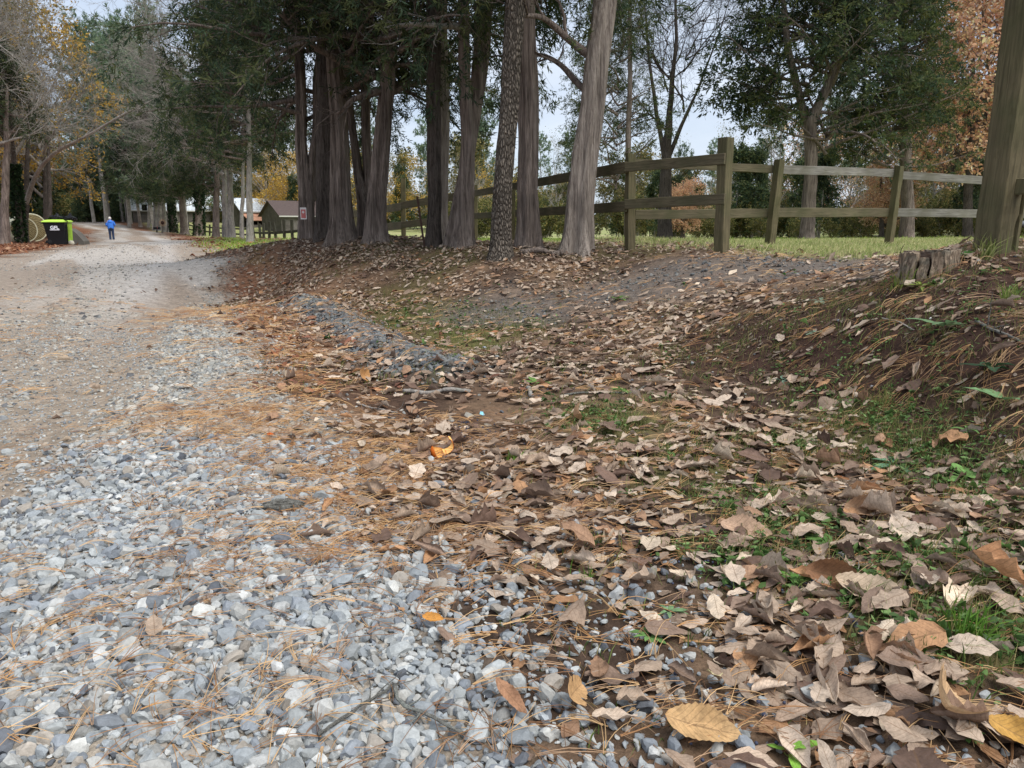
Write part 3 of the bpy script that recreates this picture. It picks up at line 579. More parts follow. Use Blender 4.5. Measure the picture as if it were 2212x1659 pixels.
def cedar_crown(name, seed, z0, z1, rad, nl, nt_, ns, K, bl, bw, droop=.35, pal=None, up=(65, 100), top=.3, twig=.9, bmat='cedar_bark', r0=.055, gap=.25):
    rg = np.random.default_rng(seed); p, r = axis(z1, 14, .12, .02, z0); r[:] = r0 / .55
    l1, r1, t = kids(p, r, nl, rad, rg, 0, 1, up, 9, .10, .02, droop * .25, .55, .12, sh=1 - top)
    l2, r2, _ = kids(l1, r1, nt_, rad * .3 * twig, rg, gap, 1, (35, 70), 6, .16, 0, droop * .5, .5, .2, .35)
    l3, r3, _ = kids(l2, r2, 3, rad * .13 * twig, rg, .2, 1, (30, 65), 4, .2, 0, droop, .5, .3)
    a = along(l2, ns, rg, .2); b_ = along(l3, max(2, ns // 2), rg, .1); e = (l2[:, -1], nrm(l2[:, -1] - l2[:, -2])); e1 = (l1[:, -1], nrm(l1[:, -1] - l1[:, -2]))
    pos = np.concatenate([a[0], b_[0], e[0], e1[0]]); dr = np.concatenate([a[1], b_[1], e[1], e1[1]])
    # holes: drop the tufts where a lumpy 3-D pattern is low, so sky shows through
    keep = (fbm(pos[:, 0] * 1.1 + pos[:, 2] * .7, pos[:, 1] * 1.1 - pos[:, 2] * .6, seed, 2) + rg.normal(0, .08, len(pos))) > .36
    f = sprays(pos[keep], dr[keep], rg, K, bl * 2.6, bl, bw, .7, pal, droop)
    proto(name, [(l1, r1, 5), (l2, r2, 3), (l3, r3, 3)], f, M[bmat])
def leafy_crown(name, seed, h, rad, z0, pal, lw, nleaf, bmat='grey_bark', lv=(14, 9, 7), r0=.16, lift=.05, up=(35, 60), bare=0.0, l3n=5, top=.35, leafkeep=.0, tips=1, ax0=0.0):
    rg = np.random.default_rng(seed); p, r = axis(h * .9, 14, r0, .02, 0, .06, rg)
    l1, r1, t = kids(p, r, lv[0], rad, rg, z0 / h, .98, up, 9, .09, lift, 0, .6, .15, sh=1 - top)
    l2, r2, _ = kids(l1, r1, lv[1], rad * .42, rg, .2, 1, (30, 60), 7, .13, lift * .6, 0, .6, .2)
    l3, r3, _ = kids(l2, r2, lv[2], rad * .2, rg, .2, 1, (30, 60), 5, .17, lift * .4, 0, .6, .3)
    limbs = [(p[:, 5:], r[:, 5:] * .5, 6), (l1, r1, 5), (l2, r2, 3), (l3, np.maximum(r3, .004), 3)] if not ax0 else [(p[:, 12:], r[:, 12:] * .3, 4), (l1, r1 * .7, 5), (l2, r2, 3), (l3, np.maximum(r3, .004), 3)]
    last = l3
    if l3n:
        l4, r4, _ = kids(l3, r3, l3n, rad * .1, rg, .15, 1, (30, 60), 4, .2, 0, 0, .7, .4); limbs.append((l4, np.maximum(r4, .0035), 3)); last = l4
    f = None
    if nleaf:
        per = max(1, int(nleaf / len(last))); pos, dr = along(last, per, rg, .1)
        keep = (fbm(pos[:, 0] * .6 + pos[:, 2] * .4, pos[:, 1] * .6 - pos[:, 2] * .4, seed, 2) + rg.normal(0, .1, len(pos))) > (.34 + bare)
        f = sprays(pos[keep], dr[keep], rg, 1, .05, lw * 2, lw * .75, 1.2, pal, .3)
    proto(name, limbs, f, M[bmat])
def pine_crown(name, seed, h, z0, rad, nl, pal, bl, bw, K=9, bmat='plate_bark'):
    rg = np.random.default_rng(seed); p, r = axis(h, 16, h * .011, .03, 0, .05, rg)
    l1, r1, t = kids(p, r, nl, rad, rg, z0 / h, 1, (55, 85), 7, .08, .10, 0, .45, .2, sh=.65)
    l2, r2, _ = kids(l1, r1, 7, rad * .38, rg, .35, 1, (30, 60), 5, .12, .12, 0, .5, .3)
    pos, dr = along(l2, 5, rg, .3); e = (l2[:, -1], nrm(l2[:, -1] - l2[:, -2])); pos = np.concatenate([pos, e[0], e[0]]); dr = np.concatenate([dr, e[1], e[1]])
    f = sprays(pos, dr + np.array([0, 0, .5]), rg, K, bl * .5, bl, bw, .75, pal, -.2)
    proto(name, [(p, r, 8), (l1, r1, 4), (l2, r2, 3)], f, M[bmat])
cedar_crown('cedar_a', 1, 2.1, 8.0, 3.3, 40, 13, 5, 15, .092, .0095, .35, gap=.3)
cedar_crown('cedar_b', 2, 2.6, 8.0, 2.7, 26, 11, 4, 15, .092, .0095, .45, gap=.4)
cedar_crown('cedar_c', 3, 2.2, 9.5, 3.6, 64, 12, 5, 9, .13, .024, .25, top=.25)
cedar_crown('cedar_d', 4, .4, 8.5, 2.4, 80, 9, 4, 8, .15, .034, .15, CEDAR, (55, 85), .12)
cedar_crown('cedar_e', 5, 1.6, 11, 3.9, 38, 11, 5, 9, .11, .017, .3, np.concatenate([CEDAR, CEDAR_OLIVE]), (50, 90), .35, gap=.35)
cedar_crown('cedar_f', 15, 1.3, 7.5, 3.5, 46, 12, 5, 11, .10, .016, .2, np.concatenate([CEDAR_OLIVE * 1.25, CEDAR]), (55, 90), .2, gap=.25)
pine_crown('pine_a', 6, 22, 7, 3.6, 46, PINE, .34, .035)
pine_crown('pine_b', 7, 17, 3, 3.2, 50, PINE, .3, .035)
leafy_crown('bare_a', 8, 11, 5.2, 2.2, None, 0, 0, 'grey_bark', (16, 9, 7), .19, .03, (45, 75), 0, 4)
leafy_crown('bare_c', 18, 9, 4.6, 1.4, None, 0, 0, 'oak_bark', (12, 8, 7), .12, .06, (35, 65), 0, 4, ax0=1.0)
leafy_crown('bare_b', 9, 13, 5, 3.2, OLIVE, .05, 5000, 'grey_bark', (16, 9, 7), .2, .07, (30, 55), .1, 3)
leafy_crown('rust_oak', 10, 13, 5.0, 1.6, RUST, .066, 44000, 'oak_bark', (22, 10, 7), .2, .06, (45, 75), -.06, 4)
leafy_crown('yellow_tree', 11, 11, 5.4, 1.8, YELLOW, .06, 26000, 'grey_bark', (16, 9, 7), .17, .0, (50, 85), .0, 4)
leafy_crown('olive_tree', 12, 12, 4.6, 2.0, OLIVE, .09, 16000, 'grey_bark', (18, 9, 6), .17, .07, (35, 60), -.05, 3)
leafy_crown('bush', 13, 2.6, 1.7, .1, np.concatenate([CEDAR_OLIVE, OLIVE]), .05, 7000, 'grey_bark', (14, 8, 5), .04, .06, (25, 60), -.2, 0, .6)
def crown_at(root, name, loc, rz, s, which=(True, True), zs=None):
    for k, nm in ((0, 'branches'), (1, 'crown')):
        if which[k] and PROTO[name][k] is not None:
            o = bpy.data.objects.new(nm, PROTO[name][k]); COL.objects.link(o); o.parent = root; o.location = [float(q) for q in loc]; o.rotation_euler = (0, 0, rz); o.scale = (s, s, s if zs is None else zs)

# ------------------------------------------------------------------ individually drawn trunks
def trunk(root, path, mat, name='trunk', sides=44, flute=.12, nf=7, flare=.5, top=9.0, seed=0, rough=.05, strip=.2):
    if name == 'stem': flare = 0.0
    """path: (u, v, Y, width px) from the base up; continued above the last point."""
    rg = np.random.default_rng(seed); pts = np.array([P(u, v, Y) for u, v, Y, w in path]); rad = np.array([w * .88 / FPX * Y / 2 for u, v, Y, w in path])
    pts[0, 2] -= .12
    d = pts[-1] - pts[-2]; d /= max(d[2], .2)
    if top > pts[-1, 2]:
        h = top - pts[-1, 2]; pts = np.vstack([pts, pts[-1] + d * h * .5 + [0, 0, 0], pts[-1] + d * h * np.array([.9, .9, 1])]); rad = np.concatenate([rad, [rad[-1] * .7, rad[-1] * .25]])
    z = pts[:, 2]; n = 150; q = np.concatenate([np.linspace(z[0], z[0] + .9, 30)[:-1], np.linspace(z[0] + .9, z[-1], n - 29)])
    C = np.stack([np.interp(q, z, pts[:, k]) for k in range(3)], 1); rr = np.interp(q, z, rad)
    C[:, :2] += np.stack([fbm(q * .9, q * 0 + seed, seed + 5, 2) - .5, fbm(q * .9, q * 0 + seed + 7, seed + 9, 2) - .5], 1) * .08 * (q - q[0])[:, None].clip(0, 1)
    an = np.arange(sides) * 2 * math.pi / sides; ph = rg.uniform(0, 6.28, 4); hgt = (q - q[0])[:, None]
    flute = flute * (1 + .9 * np.exp(-hgt / .5))
    g = 1 + flute * (np.sin(nf * an[None] + ph[0] + .5 * hgt + .8 * np.sin(hgt * 1.3 + ph[2])) * .6 + np.sin((nf // 2 + 1) * an[None] + ph[1] - .3 * hgt) * .6)
    g = g + flare * np.exp(-hgt / .2) * (1 + .6 * np.sin(5 * an[None] + ph[3])) * .95 + flare * .35 * np.exp(-hgt / .5)
    g = g + rough * (fbm(an[None] * 3 + 0 * hgt, hgt * 2.2 + 0 * an[None], seed + 3, 3) - .5) * 2
    st = 1 - np.abs(2 * fbm(an[None] * 4.5 + .25 * np.sin(hgt * 2 + ph[2]) + 0 * hgt, hgt * .9 + 0 * an[None], seed + 11, 3) - 1); st2 = fbm(an[None] * 9 + 0 * hgt, hgt * 3.2 + 0 * an[None], seed + 13, 2)
    wrap = np.minimum(1, np.minimum(an, 2 * math.pi - an) / .25)[None]
    g = g + strip * wrap * ((st - .6) * 1.0 + (st2 - .5) * .6)
    r = rr[:, None] * g; V = np.stack([C[:, 0:1] + r * np.cos(an), C[:, 1:2] + r * np.sin(an), C[:, 2:3] + 0 * r], -1).reshape(-1, 3)
    i, j = np.meshgrid(np.arange(len(q) - 1), np.arange(sides), indexing='ij'); j2 = (j + 1) % sides
    f = np.stack([i * sides + j, i * sides + j2, (i + 1) * sides + j2, (i + 1) * sides + j], -1).reshape(-1, 4)
    o = np.array(root.location); return mesh_np(name, V - o, [f], M[mat], None, root, smooth=True)
def limb_tube(root, path, r0, r1, mat, name='limb', seed=0, sub=True, nsub=5):
    pts = np.array([P(*p) for p in path]); t = np.linspace(0, 1, len(pts)); q = np.linspace(0, 1, 16); C = np.stack([np.interp(q, t, pts[:, k]) for k in range(3)], 1)
    rg = np.random.default_rng(seed); C[1:-1] += rg.normal(0, .03, (14, 3))
    for _ in range(3): C[1:-1] = (C[:-2] + 2 * C[1:-1] + C[2:]) / 4
    pp = C[None]; rr = np.linspace(r0, r1, 16)[None]; parts = [(pp, rr, 8)]
    if sub:
        a, ar, _ = kids(pp, rr, nsub, .9, rg, .3, 1, (30, 65), 8, .15, .02, .05, .5, .2); parts.append((a, ar, 4)); b, br, _ = kids(a, ar, 4, .4, rg, .2, 1, (30, 60), 5, .2, 0, .05, .5, .3); parts.append((b, br, 3))
    V, F = tubes_cat(parts); return mesh_np(name, V - np.array(root.location), [F], M[mat], None, root, smooth=True)
def tree(name, label, cat_, base, paths, mat, crowns=(), group=None, seed=0, **kw):
    """base (u, v, Y); paths: list of stem paths; crowns: (prototype, u at height, turn, scale, lift)"""
    b = P(*base); b[2] = gz(b[0], b[1]); e = empty(name, b, 0, label, cat_, group)
    for k, p in enumerate(paths): trunk(e, p, mat, 'trunk' if k == 0 or p[0][1] > 500 else 'stem', seed=seed * 7 + k, **kw)
    for c in crowns:
        nm, dx, dy, dz, rz, s = c[:6]; crown_at(e, nm, (dx, dy, dz), rz, s, which=c[6] if len(c) > 6 else (True, True))
    return e
GRP = 'trees along the bank beside the road'
e = tree('cedar_tree', 'pale stringy-barked cedar leaning right, last trunk before the fence corner', 'tree', (1245, 543, 9.5),
     [[(1243, 545, 9.5, 66), (1250, 500, 9.5, 62), (1266, 330, 9.5, 58), (1285, 160, 9.55, 55), (1305, 0, 9.6, 50)]], 'pale_cedar_bark', [('cedar_b', .5, .2, .5, 2.2, 1.0)], GRP, 1, flute=.14, nf=6, flare=.55)
limb_tube(e, [(1285, 130, 9.55), (1230, 85, 9.5), (1170, 40, 9.3), (1120, 30, 9.0)], .06, .02, 'cedar_bark', 'limb', 3)
limb_tube(e, [(1276, 210, 9.55), (1220, 150, 9.9), (1170, 110, 10.4), (1120, 120, 11)], .05, .015, 'cedar_bark', 'limb', 4)
tree('cedar_tree', 'dark brown cedar with a deep straight seam, right behind the scaly leaning trunk', 'tree', (1143, 540, 10),
     [[(1143, 541, 10, 50), (1143, 480, 10, 46), (1141, 300, 10, 42), (1138, 120, 10, 40), (1136, 0, 10, 38)]], 'cedar_bark', [('cedar_b', 0, 0, .5, 4.0, 1.05)], GRP, 2, flute=.16, nf=6, flare=.6)
tree('oak_tree', 'grey scaly-barked trunk leaning slightly right, standing nearest the road', 'tree', (1082, 555, 9),
     [[(1080, 557, 9, 46), (1085, 500, 9, 44), (1094, 380, 9, 41), (1106, 200, 9, 42), (1118, 0, 9, 43)]], 'plate_bark', [], GRP, 3, flute=.03, nf=5, flare=.55, rough=.08)
e = tree('cedar_tree', 'slim knotty cedar with a broken limb stub, paired with a darker stem behind', 'tree', (1000, 534, 11),
     [[(998, 536, 11, 44), (1005, 480, 11, 38), (1009, 300, 11, 30), (1003, 150, 11, 26), (1000, 0, 11, 24)],
      [(972, 534, 11.4, 34), (985, 470, 11.4, 30), (1008, 330, 11.5, 30), (1030, 170, 11.6, 33), (1048, 0, 11.7, 36)]], 'cedar_bark', [('cedar_b', 0.2, .3, .4, 5.2, 1.05)], GRP, 4, flute=.15, nf=5, flare=.55)
limb_tube(e, [(1003, 65, 11), (985, 55, 10.6), (955, 52, 10.2), (905, 50, 10), (830, 62, 10)], .05, .02, 'grey_bark', 'limb', 5)
tree('oak_tree', 'straight dark furrowed oak, narrow and black, in front of a grey cedar', 'tree', (938, 533, 11.5),
     [[(936, 535, 11.5, 36), (936, 470, 11.5, 30), (937, 300, 11.5, 30), (937, 100, 11.5, 31), (937, 0, 11.5, 30)]], 'oak_bark', [], GRP, 5, flute=.04, flare=.4)
tree('cedar_tree', 'grey upright cedar half hidden by the narrow black oak', 'tree', (953, 530, 12.2),
     [[(952, 531, 12.2, 38), (952, 470, 12.2, 30), (955, 300, 12.2, 28), (952, 100, 12.2, 28), (950, 0, 12.2, 26)]], 'pale_cedar_bark', [('cedar_b', 0, 0, .3, .6, 1.1)], GRP, 6, flute=.12, flare=.5)
e = tree('cedar_tree', 'thick reddish cedar leaning right, with a knot halfway up', 'tree', (812, 524, 12),
     [[(811, 526, 12, 46), (815, 470, 12, 42), (824, 330, 12, 38), (835, 200, 12, 32), (843, 0, 12, 30)]], 'cedar_bark', [('cedar_a', 0.1, 0, .3, 1.0, 1.0)], GRP, 7, flute=.14, nf=7, flare=.6)
limb_tube(e, [(829, 195, 12), (790, 205, 11.8), (760, 220, 11.7), (725, 245, 11.8)], .07, .02, 'cedar_bark', 'limb', 8)
limb_tube(e, [(838, 200, 12), (880, 185, 12.2), (930, 180, 12.6), (1000, 170, 13)], .06, .015, 'cedar_bark', 'limb', 9)
tree('cedar_tree', 'forked cedar whose two stems part in a narrow V behind the fence post', 'tree', (790, 521, 13.6),
     [[(790, 522, 13.6, 34), (790, 470, 13.6, 36), (786, 440, 13.6, 34), (772, 380, 13.6, 20), (764, 320, 13.6, 17), (752, 200, 13.6, 16)],
      [(793, 470, 13.65, 28), (795, 430, 13.65, 26), (799, 380, 13.65, 22), (793, 300, 13.65, 20), (790, 180, 13.65, 18)]], 'cedar_bark', [('cedar_a', -.1, .2, .5, 2.6, .95)], GRP, 8, flute=.13, flare=.35)
tree('cedar_tree', 'broad fluted red-brown cedar pressed against the right of the stout dark trunk', 'tree', (740, 524, 12.4),
     [[(741, 525, 12.4, 52), (738, 470, 12.4, 42), (732, 380, 12.4, 40), (728, 250, 12.4, 34), (722, 0, 12.4, 28)]], 'cedar_bark', [('cedar_a', 0, 0, .1, 3.6, .95)], GRP, 9, flute=.2, nf=6, flare=.5)
tree('oak_tree', 'stout black trunk with straight sides, thickest of the bank trees', 'tree', (703, 522, 12.9),
     [[(704, 524, 12.9, 50), (704, 470, 12.9, 46), (706, 350, 12.9, 46), (707, 150, 12.9, 42), (707, 0, 12.9, 40)]], 'oak_bark', [], GRP, 10, flute=.04, flare=.45)
tree('cedar_tree', 'forked twisted cedar with a small red notice on it, end of the bank', 'tree', (663, 519, 13.5),
     [[(663, 520, 13.5, 36), (660, 450, 13.5, 34), (660, 400, 13.5, 36), (652, 330, 13.5, 26), (648, 250, 13.5, 24), (640, 60, 13.5, 22)],
      [(668, 420, 13.55, 26), (676, 350, 13.55, 22), (684, 290, 13.6, 18), (688, 180, 13.6, 16)]], 'cedar_bark', [('cedar_a', .1, 0, .2, 5.4, .82)], GRP, 11, flute=.15, nf=5, flare=.35)

# trees farther up the right side of the road
GR2 = 'trees lining the right of the road'
def simple_tree(name, label, u, v, Y, wpx, mat, crowns, lean=0, group=GR2, seed=0, cat_='tree', vt=None, extra=None, ivy=False, top=7.5):
    vt = v - 4.2 / Y * FPX if vt is None else vt
    paths = [[(u, v, Y, wpx * 1.12), (u + lean * .2, v - (v - vt) * .25, Y, wpx), (u + lean, vt, Y, wpx * .75)]]
    if extra: paths += extra
    e = tree(name, label, cat_, (u, v, Y), paths, mat, crowns, group, seed, sides=12, top=gz(*P(u, v, Y)[:2]) + top, flare=.35)
    if ivy: ivy_on(e, u, v, Y, wpx, lean, vt, seed)
    return e
IVY = np.array([srgb(46, 64, 40), srgb(60, 78, 46), srgb(36, 52, 34)])
def ivy_on(e, u, v, Y, wpx, lean, vt, seed):
    rg = np.random.default_rng(seed + 50); n = 1500; t = rg.random(n) ** .8; b = P(u, v, Y); tp = P(u + lean, vt, Y); r = wpx / FPX * Y / 2
    an = rg.uniform(0, 6.28, n); c = b[None] + (tp - b)[None] * t[:, None]; rr = r * (1.02 - .25 * t) + rg.uniform(.0, .09, n)
    pos = c + np.stack([np.cos(an) * rr, np.sin(an) * rr, 0 * an], 1); d = np.stack([np.cos(an), np.sin(an), -.6 + 0 * an], 1)
    keep = fbm(an * 1.2, t * 6, seed, 2) > .38
    V, F, C = sprays(pos[keep], d[keep], rg, 3, .05, .12, .05, .5, IVY, .3); mesh_np('ivy', V - np.array(e.location), [F], M['foliage'], C, e)
simple_tree('cedar_tree', 'slender lone trunk on the grass patch, nearest the road edge fence', 540, 524, 30, 14, 'grey_bark', [('cedar_c', 0, 0, 1.3, .3, .9)], -2, seed=21, vt=270)
simple_tree('cedar_tree', 'thin grey trunk just left of the lone slender one, lightly bent', 522, 516, 37, 9, 'grey_bark', [('cedar_c', 0, 0, 1.6, 1.3, .75)], 3, seed=22)
simple_tree('bare_tree', 'leafless pale tree spreading wide twigs over the road, one of a close clump', 500, 517, 39, 15, 'grey_bark', [('bare_a', -.3, 0, .4, .8, 1.25), ('bare_a', .2, .4, .9, 3.1, 1.05)], -6, seed=23)
simple_tree('bare_tree', 'pale grey trunk at the left of the close clump, bare twigs above', 487, 515, 41, 12, 'grey_bark', [('bare_a', 0, 0, .4, 2.2, 1.3)], -3, seed=24)
simple_tree('cedar_tree', 'brown straight trunk left of the pale clump, dark at its foot', 466, 514, 45, 15, 'cedar_bark', [('cedar_c', 0, 0, 1.2, 2.4, .72)], 3, seed=25)
simple_tree('cedar_tree', 'ivy-clad trunk in the middle of the roadside row', 430, 509, 58, 17, 'cedar_bark', [('cedar_c', 0, 0, .9, 4.1, .95)], 0, seed=26, ivy=True)
simple_tree('cedar_tree', 'red-brown trunk leaning left, first left of the ivy-clad one', 398, 505, 63, 15, 'cedar_bark', [('cedar_c', 0, 0, .8, 5.5, .9)], -8, seed=27)
simple_tree('cedar_tree', 'dark leaning trunk with ivy at its top, in front of the long barn', 376, 504, 70, 11, 'oak_bark', [('cedar_c', 0, 0, .8, .9, .95)], -9, seed=28, ivy=True)
simple_tree('pine_tree', 'grey straight trunk beside the dark leaning one, by the barn wall', 366, 501, 74, 10, 'grey_bark', [('cedar_c', 0, 0, 1.0, 3.9, .95)], -2, seed=29)
simple_tree('pine_tree', 'grey pole-like trunk leaning left, before the barn roof', 356, 499, 78, 10, 'grey_bark', [('cedar_c', 0, 0, 1.0, 5.9, .95)], -5, seed=30)
simple_tree('pine_tree', 'thick pale grey trunk, right of a near twin, by the stake with the flower', 346, 497, 82, 12, 'grey_bark', [('cedar_c', 0, 0, 1.1, 1.6, 1.0)], 0, seed=31)
simple_tree('pine_tree', 'thick pale grey trunk left of its near twin, at the barn end', 337, 496, 84, 11, 'grey_bark', [('cedar_c', 0, 0, 1.1, 2.9, 1.0)], -2, seed=32)
simple_tree('cedar_tree', 'thin white-streaked trunk on the leafy verge behind the walker', 321, 489, 95, 5, 'grey_bark', [('cedar_c', 0, 0, 1.4, .2, 1.5)], 0, seed=33)
simple_tree('cedar_tree', 'pair of pale stems leaning left on the verge past the walker', 304, 491, 100, 7, 'pale_cedar_bark', [('cedar_c', 0, 0, 1.6, 4.4, 1.5)], -10, seed=34)
simple_tree('cedar_tree', 'thin dark trunk at the far roadside, right behind the walker', 276, 488, 112, 6, 'oak_bark', [('cedar_c', 0, 0, 1.4, 3.3, 1.6)], -3, seed=35)
simple_tree('cedar_tree', 'white-barked leaning trunk farthest along the right of the road', 268, 486, 118, 6, 'grey_bark', [('cedar_c', 0, 0, 1.3, 2.1, 1.7)], -8, seed=36)

# the wood on the left of the road
GR3 = 'trees on the left of the road'
e = simple_tree('twiggy_tree', 'reddish trunk at the left border with grey bare limbs over the road', 10, 522, 36, 17, 'cedar_bark', [('bare_a', .2, 0, 1.2, 1.4, 1.15)], 4, GR3, 41, vt=300)
e = simple_tree('cedar_tree', 'dark ivy-covered trunk leaning left in front of the hay bales', 45, 521, 38.5, 14, 'oak_bark', [('cedar_c', -1.8, -1, 3.2, .5, .8), ('cedar_c', 1.4, -2, 3.6, 2.5, .62)], -14, GR3, 42, ivy=True)
e = simple_tree('oak_tree', 'black trunk leaning slightly right between the two hay bales', 53, 521, 39.5, 12, 'oak_bark', [('bare_b', 0, 0, 0.2, 1.1, 1.2)], 6, GR3, 43)
limb_tube(e, [(56, 440, 39.5), (70, 388, 39.2), (110, 330, 38), (180, 300, 37), (260, 250, 36), (330, 215, 36)], .13, .03, 'grey_bark', 'limb', 44, True, 16)
simple_tree('yellow_leaved_tree', 'yellow-leaved tree arching over the road behind the rubbish bin', 100, 505, 50, 12, 'oak_bark', [('yellow_tree', 0, 0, .3, .4, 1.3)], 3, GR3, 45)
simple_tree('oak_tree', 'pair of dark trunks right behind the rubbish bin', 108, 503, 49, 10, 'oak_bark', [('bare_b', 0, 0, 0, 2.8, 1.3)], -2, GR3, 46, extra=[[(98, 503, 49.5, 9), (97, 400, 49.5, 8), (95, 300, 49.5, 6)]])
simple_tree('twiggy_tree', 'dark trunk with ivy, at the back of the hay bales', 72, 508, 52, 14, 'oak_bark', [('bare_b', 0, 0, 0, 4.8, 1.4)], -4, GR3, 47, ivy=True)
simple_tree('olive_tree', 'olive-leaved tree at the far left, behind the reddish trunk', 28, 508, 56, 12, 'grey_bark', [('olive_tree', 0, 0, .3, 4.8, 1.4)], -4, GR3, 48)

# trees behind the fence on the right
GR4 = 'trees across the field on the right'
tree('cedar_tree', 'broad dark cedar with forked top, whole tree behind the right fence', 'tree', (1745, 520, 22),
     [[(1743, 522, 22, 32), (1746, 470, 22, 30), (1748, 380, 22, 28), (1752, 260, 22, 24), (1790, 180, 22, 20), (1820, 80, 22, 16), (1850, 0, 22, 12)], [(1752, 300, 22.2, 18), (1720, 180, 22.2, 16), (1700, 100, 22.2, 14), (1690, 0, 22.2, 10)]],
     'cedar_bark', [('cedar_e', .3, 0, .9, 1.0, 1.0), ('cedar_c', -.2, .4, 1.0, 2.5, .95)], GR4, 61, sides=14, flare=.5, top=9)
tree('cedar_tree', 'cedar with an olive-tinged crown hanging low, right of the dark cedar', 'tree', (1960, 520, 24),
     [[(1960, 521, 24, 27), (1960, 440, 24, 25), (1958, 300, 24, 22), (1950, 100, 24, 16)]], 'cedar_bark', [('cedar_f', -1.1, -.4, 1.1, 3.3, .8), ('cedar_e', -1.4, .3, 2.6, 1.2, .5)], GR4, 62, sides=12, top=10)
tree('oak_tree', 'bare-limbed oak with a few rusty leaves low down, behind the corner post', 'tree', (1438, 522, 25),
     [[(1438, 523, 25, 32), (1437, 440, 25, 28), (1440, 330, 25, 22), (1446, 240, 25, 13), (1458, 120, 25, 8), (1462, 0, 25, 5)], [(1440, 345, 25, 12), (1474, 270, 25, 9), (1506, 200, 25, 6), (1545, 90, 25, 3.5), (1575, 0, 25, 1.5)], [(1438, 345, 25, 12), (1417, 250, 25, 9), (1402, 120, 25, 6), (1392, 0, 25, 3)]],
     'oak_bark', [('bare_c', .1, 0, 1.4, 2.0, 1.0), ('bare_c', .3, 0, 2.4, .4, .9), ('cedar_e', -2.2, .5, 2.2, .4, .5)], GR4, 63, sides=12, top=7)
tree('cedar_tree', 'thin dark cedar pole with tufted crown, left of the bare oak', 'tree', (1356, 521, 21),
     [[(1356, 522, 21, 15), (1357, 400, 21, 14), (1359, 230, 21, 12), (1360, 60, 21, 9)]], 'cedar_bark', [('cedar_e', -.4, 0, .6, 5.1, .55)], GR4, 64, sides=12, top=9)
simple_tree('oak_tree', 'rust-leaved oak filling the right corner behind the gate post', 2090, 517, 31, 20, 'oak_bark', [('rust_oak', 0, 0, -.2, 1.0, 1.0)], 6, GR4, 65)
simple_tree('oak_tree', 'paler rust-leaved oak further right, cut by the picture border', 2240, 517, 36, 20, 'oak_bark', [('rust_oak', 0, 0, .1, 3.9, 1.05)], 6, GR4, 66)
simple_tree('oak_tree', 'small oak with pinkish-brown leaves low behind the bare oak', 1475, 517, 38, 10, 'oak_bark', [('rust_oak', 0, 0, -.3, 2.5, .28)], 0, GR4, 67, vt=440, top=3)
simple_tree('oak_tree', 'small rust-leaved oak tucked under the olive-tinged cedar', 1905, 517, 34, 10, 'oak_bark', [('rust_oak', 0, 0, -.2, 5.2, .32)], 0, GR4, 68, vt=430, top=3.5)

